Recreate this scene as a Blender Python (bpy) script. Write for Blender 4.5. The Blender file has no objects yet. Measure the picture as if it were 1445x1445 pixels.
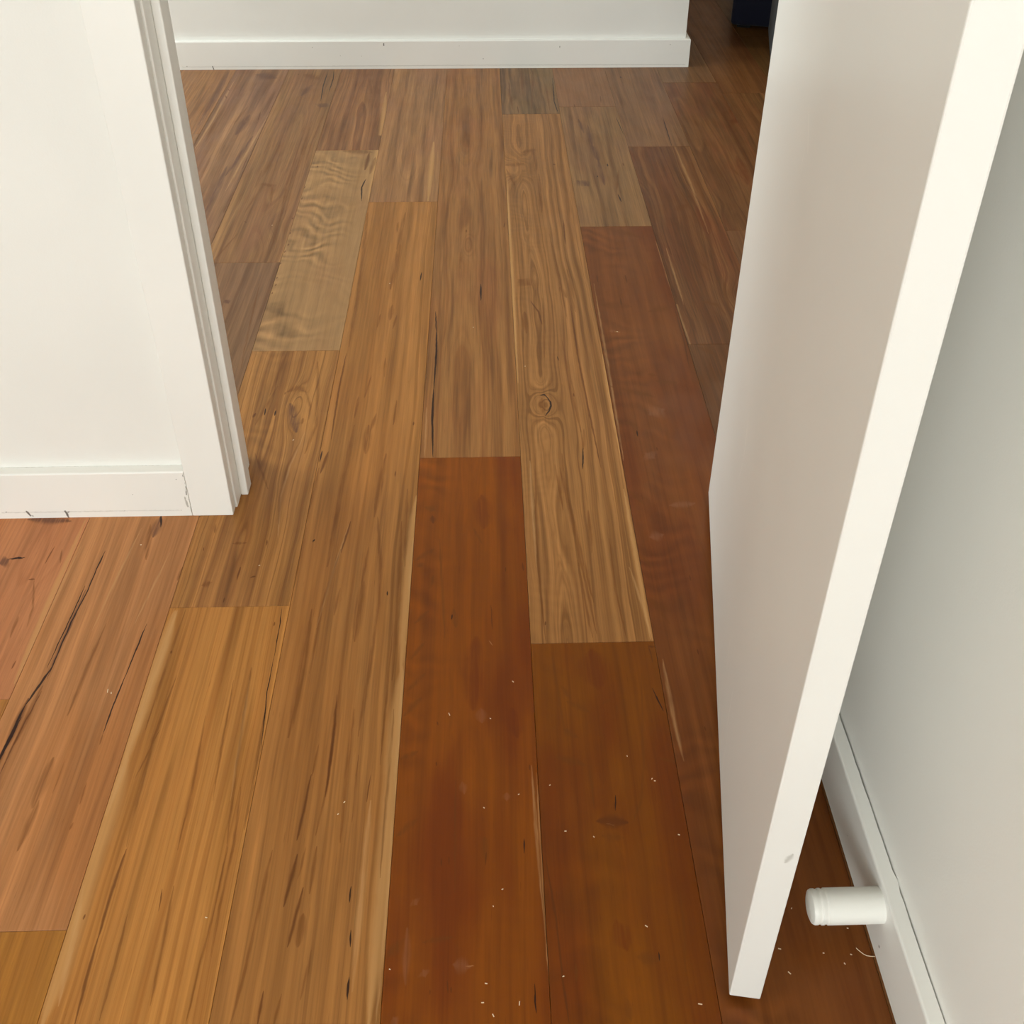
import bpy, bmesh, math, random
from mathutils import Vector, Matrix

# ------------------------------------------------------------------ scene, camera, light, exposure
scene = bpy.context.scene
C = scene.collection

def srgb(r, g, b):
    def f(c):
        c /= 255.0
        return c / 12.92 if c <= 0.04045 else ((c + 0.055) / 1.055) ** 2.4
    return (f(r), f(g), f(b), 1.0)

CAM_H = 1.20672
PITCH, YAW, ROLL = 0.585712, 0.0306135, 0.0045954
cam_data = bpy.data.cameras.new('camera')
cam_data.sensor_width = 36.0
cam_data.lens = 1476.11 / 1445.0 * 36.0
cam_data.shift_y = -(722.5 - 481.0) / 1445.0      # the photograph is the lower square of an upright frame
cam_data.clip_start = 0.01
cam = bpy.data.objects.new('camera', cam_data)
C.objects.link(cam)
_d = Vector((math.sin(YAW) * math.cos(PITCH), math.cos(YAW) * math.cos(PITCH), -math.sin(PITCH)))
_r = Vector((math.cos(YAW), -math.sin(YAW), 0))
_u = _r.cross(_d)
_r2 = math.cos(ROLL) * _r + math.sin(ROLL) * _u
_u2 = -math.sin(ROLL) * _r + math.cos(ROLL) * _u
cam.matrix_world = Matrix(((_r2.x, _u2.x, -_d.x, 0), (_r2.y, _u2.y, -_d.y, 0), (_r2.z, _u2.z, -_d.z, CAM_H), (0, 0, 0, 1)))
scene.camera = cam

world = bpy.data.worlds.new('world'); scene.world = world
world.use_nodes = True
bg = world.node_tree.nodes['Background']
bg.inputs[0].default_value = (0.75, 0.87, 1.0, 1)
bg.inputs[1].default_value = 1.0

def area(name, loc, rot, sx, sy, power, col):
    l = bpy.data.lights.new(name, 'AREA'); l.shape = 'RECTANGLE'; l.size = sx; l.size_y = sy
    l.energy = power; l.color = col
    o = bpy.data.objects.new(name, l); C.objects.link(o); o.location = loc; o.rotation_euler = rot
    return o
# daylight entering by the window behind the photographer and by the hall window on the left
area('window_daylight', (-1.30, -3.42, 1.45), (math.radians(90), 0, 0), 2.5, 1.5, 98, (0.932, 1.0, 0.995))
area('hall_window_daylight', (-2.72, 2.55, 1.35), (math.radians(90), 0, math.radians(-90)), 1.2, 1.5, 49, (0.92, 1.0, 1.0))

vs = scene.view_settings
vs.view_transform = 'Standard'; vs.look = 'None'; vs.gamma = 1.0; vs.use_curve_mapping = False
vs.exposure = -0.04
scene.cycles.use_denoising = True
scene.cycles.max_bounces = 8
scene.cycles.diffuse_bounces = 7
scene.cycles.use_adaptive_sampling = True
scene.cycles.adaptive_threshold = 0.03

# ------------------------------------------------------------------ helpers
def tag(o, label=None, cat=None, group=None, kind=None):
    if label: o['label'] = label
    if cat: o['category'] = cat
    if group: o['group'] = group
    if kind: o['kind'] = kind
    return o

def link(name, bm, mat, parent=None, smooth=False):
    me = bpy.data.meshes.new(name)
    bm.normal_update(); bm.to_mesh(me); bm.free()
    if smooth:
        for p in me.polygons: p.use_smooth = True
    if mat: me.materials.append(mat)
    o = bpy.data.objects.new(name, me); C.objects.link(o)
    if parent: o.parent = parent
    return o

def add_box(bm, x0, x1, y0, y1, z0, z1):
    v = [bm.verts.new(p) for p in ((x0,y0,z0),(x1,y0,z0),(x1,y1,z0),(x0,y1,z0),(x0,y0,z1),(x1,y0,z1),(x1,y1,z1),(x0,y1,z1))]
    for f in ((0,3,2,1),(4,5,6,7),(0,1,5,4),(1,2,6,5),(2,3,7,6),(3,0,4,7)):
        bm.faces.new([v[i] for i in f])
    return v

def box_bm(x0, x1, y0, y1, z0, z1, bev=0.0, seg=2):
    bm = bmesh.new(); add_box(bm, x0, x1, y0, y1, z0, z1)
    if bev > 0:
        bmesh.ops.bevel(bm, geom=list(bm.edges), offset=bev, segments=seg, profile=0.5, affect='EDGES', clamp_overlap=True)
    return bm

def prism(profile, axis, a0, a1):
    """profile: closed list of 2-D points; axis 'x' -> (y,z) profile swept in x; 'y' -> (x,z); 'z' -> (x,y)."""
    bm = bmesh.new()
    def P(q, a):
        return {'x': (a, q[0], q[1]), 'y': (q[0], a, q[1]), 'z': (q[0], q[1], a)}[axis]
    A = [bm.verts.new(P(q, a0)) for q in profile]; B = [bm.verts.new(P(q, a1)) for q in profile]
    n = len(profile)
    bm.faces.new(A); bm.faces.new(B[::-1])
    for i in range(n):
        bm.faces.new((A[i], B[i], B[(i+1) % n], A[(i+1) % n]))
    bmesh.ops.recalc_face_normals(bm, faces=bm.faces)
    return bm

# ------------------------------------------------------------------ node helpers
class NT:
    def __init__(self, tree): self.t = tree
    def n(self, kind, **kw):
        nd = self.t.nodes.new(kind)
        for k, v in kw.items(): setattr(nd, k, v)
        return nd
    def l(self, a, b): self.t.links.new(a, b)
    def val(self, sock, x):
        if isinstance(x, (int, float)): sock.default_value = x
        elif isinstance(x, (tuple, list)):
            sock.default_value = x
        else: self.l(x, sock)
    def math(self, op, a, b=None, c=None, clamp=False):
        nd = self.n('ShaderNodeMath', operation=op); nd.use_clamp = clamp
        self.val(nd.inputs[0], a)
        if b is not None: self.val(nd.inputs[1], b)
        if c is not None: self.val(nd.inputs[2], c)
        return nd.outputs[0]
    def vmath(self, op, a, b=None, out=0):
        nd = self.n('ShaderNodeVectorMath', operation=op)
        self.val(nd.inputs[0], a)
        if b is not None: self.val(nd.inputs[1], b)
        return nd.outputs[out]
    def comb(self, x, y, z):
        nd = self.n('ShaderNodeCombineXYZ')
        for i, q in enumerate((x, y, z)): self.val(nd.inputs[i], q)
        return nd.outputs[0]
    def noise(self, vec, detail=2.0, rough=0.5, scale=1.0, dist=0.0):
        nd = self.n('ShaderNodeTexNoise'); nd.noise_dimensions = '3D'
        self.val(nd.inputs['Vector'], vec)
        nd.inputs['Scale'].default_value = scale; nd.inputs['Detail'].default_value = detail
        nd.inputs['Roughness'].default_value = rough; nd.inputs['Distortion'].default_value = dist
        return nd.outputs[0]
    def ramp(self, x, a, b, c=0.0, d=1.0, smooth=True):
        nd = self.n('ShaderNodeMapRange'); nd.interpolation_type = 'SMOOTHSTEP' if smooth else 'LINEAR'
        self.val(nd.inputs[0], x)
        for i, q in enumerate((a, b, c, d)): self.val(nd.inputs[i+1], q)
        return nd.outputs[0]
    def mix(self, f, a, b, blend='MIX'):
        nd = self.n('ShaderNodeMix'); nd.data_type = 'RGBA'; nd.blend_type = blend
        self.val(nd.inputs[0], f); self.val(nd.inputs[6], a); self.val(nd.inputs[7], b)
        return nd.outputs[2]

def group_tree(name, ins, outs):
    g = bpy.data.node_groups.new(name, 'ShaderNodeTree')
    for nm, ty in ins: g.interface.new_socket(nm, in_out='INPUT', socket_type=ty)
    for nm, ty in outs: g.interface.new_socket(nm, in_out='OUTPUT', socket_type=ty)
    t = NT(g)
    gi = g.nodes.new('NodeGroupInput'); go = g.nodes.new('NodeGroupOutput')
    return g, t, gi.outputs, go.inputs

F, V_, CL = 'NodeSocketFloat', 'NodeSocketVector', 'NodeSocketColor'

# --- tapered line mark (gum vein, check, scratch) in plank coordinates
g_mark, t, I, O = group_tree('line_mark', [('P', V_), ('A', V_), ('B', V_), ('WA', F), ('WB', F), ('WM', F), ('Soft', F), ('Prev', F)], [('Fac', F), ('POut', V_)])
ab = t.vmath('SUBTRACT', I['B'], I['A']); pa = t.vmath('SUBTRACT', I['P'], I['A'])
tt = t.math('DIVIDE', t.vmath('DOT_PRODUCT', pa, ab, out=1), t.vmath('DOT_PRODUCT', ab, ab, out=1), clamp=True)
sc_ = t.n('ShaderNodeVectorMath', operation='SCALE'); t.l(ab, sc_.inputs[0]); t.l(tt, sc_.inputs[3])
dist = t.vmath('LENGTH', t.vmath('SUBTRACT', pa, sc_.outputs[0]), out=1)
wl = t.math('ADD', I['WA'], t.math('MULTIPLY', t.math('SUBTRACT', I['WB'], I['WA']), tt))
par = t.math('MULTIPLY', t.math('MULTIPLY', t.math('MULTIPLY', tt, t.math('SUBTRACT', 1.0, tt)), 4.0), I['WM'])
q = t.math('DIVIDE', dist, t.math('ADD', wl, par))
fc = t.math('MAXIMUM', I['Prev'], t.ramp(q, t.math('SUBTRACT', 1.0, I['Soft']), t.math('ADD', 1.0, t.math('MULTIPLY', I['Soft'], 0.7)), 1.0, 0.0))
t.l(fc, O['Fac'])
# the point is handed on so that the marks are evaluated one after another (keeps the shader stack small)
t.l(t.vmath('ADD', I['P'], t.math('MULTIPLY', fc, 1e-9)), O['POut'])

# --- growth-ring swelling around a knot
g_knot, t, I, O = group_tree('knot_bump', [('P', V_), ('A', V_), ('SU', F), ('SV', F), ('Amp', F)], [('D', F)])
d = t.vmath('SUBTRACT', I['P'], I['A'])
d2 = t.vmath('DIVIDE', d, t.comb(I['SU'], I['SV'], 1.0))
e = t.math('POWER', 2.71828, t.math('MULTIPLY', t.vmath('DOT_PRODUCT', d2, d2, out=1), -1.0))
t.l(t.math('MULTIPLY', e, I['Amp']), O['D'])

# --- timber figure
g_wood, t, I, O = group_tree('timber', [('P', V_), ('Seed', F), ('ColA', CL), ('ColB', CL), ('ColC', CL), ('ColD', CL),
    ('RingFreq', F), ('RingAmt', F), ('CU', F), ('CZ', F), ('Slope', F), ('WarpLow', F), ('WarpFine', F), ('ZNoise', F), ('DR', F),
    ('Mottle', F), ('Fibre', F), ('Curl', F), ('CurlFreq', F), ('CurlU0', F), ('CurlU1', F), ('Streak', F)], [('Color', CL)])
sp = t.n('ShaderNodeSeparateXYZ'); t.l(I['P'], sp.inputs[0])
u, v = sp.outputs[0], sp.outputs[1]; s = I['Seed']
M = t.math
def nz(fu, fv, off, detail=2.0, rough=0.5, du=None):
    uu = u if du is None else du
    return t.noise(t.comb(M('MULTIPLY', uu, fu), M('MULTIPLY', v, fv), M('ADD', s, off)), detail, rough)
low = M('MULTIPLY', M('SUBTRACT', nz(6, 1.1, 0.0), 0.5), I['WarpLow'])
fine = M('MULTIPLY', M('SUBTRACT', nz(32, 5.0, 7.3), 0.5), I['WarpFine'])
zn = M('MULTIPLY', M('SUBTRACT', nz(1.5, 2.2, 13.7), 0.5), I['ZNoise'])
du = M('ADD', M('SUBTRACT', u, I['CU']), M('ADD', low, fine))
dz = M('ADD', M('ADD', I['CZ'], M('MULTIPLY', I['Slope'], v)), zn)
r = M('ADD', M('SQRT', M('ADD', M('MULTIPLY', du, du), M('MULTIPLY', dz, dz))), I['DR'])
ringn = t.noise(t.comb(M('MULTIPLY', r, I['RingFreq']), M('ADD', s, 31.0), M('MULTIPLY', v, 0.15)), 4.0, 0.62)
ring = t.ramp(ringn, 0.36, 0.66)
ringf = M('MULTIPLY', ring, I['RingAmt'])
col = t.mix(ringf, I['ColA'], I['ColB'])
# thin sharp growth lines
linen = t.noise(t.comb(M('MULTIPLY', r, M('MULTIPLY', I['RingFreq'], 2.6)), M('ADD', s, 57.0), M('MULTIPLY', v, 0.25)), 2.0, 0.5)
line = t.ramp(linen, 0.56, 0.70)
col = t.mix(M('MULTIPLY', M('MULTIPLY', line, I['RingAmt']), 0.8), col, I['ColB'])
mot = t.ramp(nz(9, 2.4, 21.1, 3.0, 0.55), 0.45, 0.68)
col = t.mix(M('MULTIPLY', mot, I['Mottle']), col, I['ColC'])
# long brown streaks that follow the grain
stn = t.noise(t.comb(M('MULTIPLY', M('ADD', u, M('MULTIPLY', low, 0.6)), 55.0), M('MULTIPLY', v, 1.7), M('ADD', s, 41.0)), 2.0, 0.5)
st = t.ramp(stn, 0.54, 0.72)
col = t.mix(M('MULTIPLY', st, I['Streak']), col, I['ColD'])
# curly (fiddle-back) figure across the grain
ph = M('ADD', M('MULTIPLY', v, I['CurlFreq']), M('ADD', M('MULTIPLY', nz(9, 6, 3.9, 2.0), 5.0), M('MULTIPLY', u, 7.0)))
rip = M('SINE', M('MULTIPLY', ph, 6.2832))
amp = t.ramp(nz(16, 22, 77.0, 2.0, 0.6), 0.30, 0.70, 0.15, 1.0)
cm = t.ramp(nz(7, 4.0, 91.0, 1.0), 0.36, 0.62, 0.15, 1.0)
edge = t.ramp(u, I['CurlU0'], I['CurlU1'], 1.0, 0.12)
cur = M('MULTIPLY', M('MULTIPLY', M('MULTIPLY', rip, amp), M('MULTIPLY', cm, edge)), I['Curl'])
fib = M('MULTIPLY', M('SUBTRACT', nz(420, 9.0, 3.0, 3.0, 0.6), 0.5), I['Fibre'])
fib2 = M('MULTIPLY', M('SUBTRACT', nz(110, 3.0, 5.0, 2.0, 0.6), 0.5), I['Fibre'])
fib3 = M('MULTIPLY', M('SUBTRACT', nz(38, 2.2, 23.0, 3.0, 0.65, M('ADD', u, M('MULTIPLY', low, 0.5))), 0.5), M('MULTIPLY', I['Fibre'], 1.1))
br = M('ADD', 1.0, M('ADD', M('ADD', M('ADD', fib, fib2), fib3), cur))
col = t.mix(1.0, col, t.comb(br, br, br), 'MULTIPLY')
por = t.ramp(nz(800, 34.0, 17.0, 1.0), 0.70, 0.80)
col = t.mix(M('MULTIPLY', por, 0.30), col, I['ColD'])
t.l(col, O['Color'])

# ------------------------------------------------------------------ paint materials
def paint(name, col, rough, bump=0.02, scale=220.0, marks=(), spec=0.5, var=0.03):
    """white paint: slight brush / roller relief; marks = (kind, wa, wb, wm, A, B) in world metres"""
    m = bpy.data.materials.new(name); m.use_nodes = True
    t = NT(m.node_tree); b = m.node_tree.nodes['Principled BSDF']
    geo = t.n('ShaderNodeNewGeometry'); P = geo.outputs['Position']
    nn = t.noise(P, 1.0, 0.5, scale)
    n2 = t.noise(P, 1.0, 0.5, 3.0)
    c2 = tuple(c * (1 - var) for c in col[:3]) + (1,)
    cc = t.mix(t.ramp(n2, 0.35, 0.65), col, c2)
    if marks:
        wob = t.n('ShaderNodeTexNoise'); t.l(P, wob.inputs['Vector']); wob.inputs['Scale'].default_value = 180
        wv = t.vmath('SUBTRACT', wob.outputs['Color'], (0.5, 0.5, 0.5))
        sc = t.n('ShaderNodeVectorMath', operation='SCALE'); t.l(wv, sc.inputs[0]); sc.inputs[3].default_value = 0.0025
        PW = t.vmath('ADD', P, sc.outputs[0])
        for (mc, stren, soft, wa, wb, wm, A, B) in marks:
            g = t.n('ShaderNodeGroup'); g.node_tree = g_mark
            t.l(PW, g.inputs['P']); g.inputs['A'].default_value = A; g.inputs['B'].default_value = B
            g.inputs['WA'].default_value = wa; g.inputs['WB'].default_value = wb; g.inputs['WM'].default_value = wm; g.inputs['Soft'].default_value = soft
            cc = t.mix(t.math('MULTIPLY', g.outputs[0], stren), cc, mc)
    t.val(b.inputs['Base Color'], cc)
    b.inputs['Roughness'].default_value = rough
    b.inputs['Specular IOR Level'].default_value = spec
    bp = t.n('ShaderNodeBump'); bp.inputs['Strength'].default_value = bump; bp.inputs['Distance'].default_value = 0.002
    t.l(nn, bp.inputs['Height']); t.l(bp.outputs[0], b.inputs['Normal'])
    return m

WHITE = (0.84, 0.83, 0.79, 1)
TRIMW = (0.88, 0.87, 0.83, 1)
DARKM = srgb(70, 62, 52); GREYM = srgb(150, 146, 134); PALEM = (0.92, 0.90, 0.85, 1)
m_wall = paint('wall_paint', WHITE, 0.65, 0.05, 350)
m_wall_brightened = paint('right_wall_brightened', (0.91, 0.895, 0.85, 1), 0.6, 0.05, 350)  # same wall paint, lightened to stand in for light missing on this wall
m_ceil = paint('ceiling_paint', (0.90, 0.90, 0.88, 1), 0.8, 0.03, 300)
m_trim = paint('trim_gloss_paint', TRIMW, 0.38, 0.015, 120)

def dot(x, y, z, r, mc=DARKM, st=0.8, ln=0.0):
    return (mc, st, 0.5, r, r, 0.0, (x, y, z - ln), (x, y, z + ln + 0.0003))
far_marks = [dot(-0.572, 3.514, 0.075, 0.0012), dot(-0.481, 3.514, 0.046, 0.0011, GREYM), dot(-0.331, 3.514, 0.084, 0.0016, DARKM, 0.9, 0.003),
             dot(0.005, 3.514, 0.033, 0.0015), dot(0.266, 3.514, 0.073, 0.0013, DARKM, 0.8, 0.002), dot(-0.076, 3.514, 0.078, 0.001, GREYM),
             dot(0.643, 3.514, 0.079, 0.0011), dot(-1.004, 3.514, 0.012, 0.0016, GREYM), dot(-0.409, 3.514, 0.045, 0.001, GREYM)]
far_marks.append((DARKM, 0.95, 0.4, 0.0016, 0.0012, 0.0, (-0.917, 3.514, 0.012), (-0.914, 3.514, -0.002)))
far_marks.append((GREYM, 0.35, 0.8, 0.001, 0.001, 0.0006, (-1.02, 3.514, 0.010), (0.0, 3.514, 0.011)))
far_marks.append((GREYM, 0.35, 0.8, 0.001, 0.001, 0.0006, (0.0, 3.514, 0.011), (0.70, 3.514, 0.009)))
m_base_far = paint('baseboard_far_paint', TRIMW, 0.38, 0.015, 120, far_marks)
fm = [dot(-0.504, 1.304, 0.079, 0.0011), dot(-0.507, 1.304, 0.012, 0.0010, GREYM), dot(-0.58, 1.304, 0.048, 0.0009, GREYM), dot(-0.793, 1.304, 0.014, 0.0014),
      (DARKM, 0.9, 0.5, 0.0016, 0.0012, 0.0006, (-0.760, 1.304, 0.015), (-0.756, 1.304, 0.005)), (DARKM, 0.6, 0.7, 0.0012, 0.0008, 0.0006, (-0.754, 1.304, 0.006), (-0.751, 1.304, 0.004)),
      (DARKM, 0.9, 0.5, 0.0018, 0.0012, 0.0004, (-0.697, 1.304, 0.014), (-0.694, 1.304, -0.002)), (DARKM, 0.6, 0.7, 0.0010, 0.0012, 0.0004, (-0.6935, 1.304, 0.011), (-0.691, 1.304, 0.013)),
      (DARKM, 0.85, 0.4, 0.0003, 0.0006, 0.0, (-0.4925, 1.304, 0.094), (-0.4915, 1.304, 0.066)), (DARKM, 0.9, 0.4, 0.0005, 0.0011, 0.0, (-0.4915, 1.304, 0.066), (-0.4932, 1.304, 0.046)),
      (GREYM, 0.7, 0.6, 0.0005, 0.0015, 0.0008, (-0.497, 1.304, 0.044), (-0.495, 1.304, 0.020)), (DARKM, 0.6, 0.4, 0.0004, 0.0006, 0.0, (-0.4918, 1.304, 0.040), (-0.4912, 1.304, 0.004)),
      (GREYM, 0.35, 0.9, 0.0012, 0.0012, 0.0, (-0.80, 1.304, 0.013), (-0.60, 1.304, 0.013)), (GREYM, 0.25, 0.9, 0.0012, 0.0012, 0.0, (-0.60, 1.304, 0.013), (-0.51, 1.304, 0.012)),
      (GREYM, 0.5, 0.8, 0.0006, 0.0006, 0.0004, (-0.80, 1.3225, 0.0955), (-0.70, 1.3225, 0.0955)), (GREYM, 0.5, 0.8, 0.0006, 0.0006, 0.0004, (-0.72, 1.3225, 0.0955), (-0.49, 1.3225, 0.0955))]
m_base_front = paint('baseboard_front_paint', TRIMW, 0.38, 0.015, 120, fm)
rm = [dot(0.4236, 0.577, 0.020, 0.0016), dot(0.4236, 0.70, 0.03, 0.0008, GREYM)]
m_base_right = paint('baseboard_right_paint', TRIMW, 0.38, 0.015, 120, rm)

# ------------------------------------------------------------------ floor of timber boards
W = 0.18; X0 = 0.060617
YMIN, YMAX = -3.4, 5.7
SMIN, SMAX = -16, 12

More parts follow.
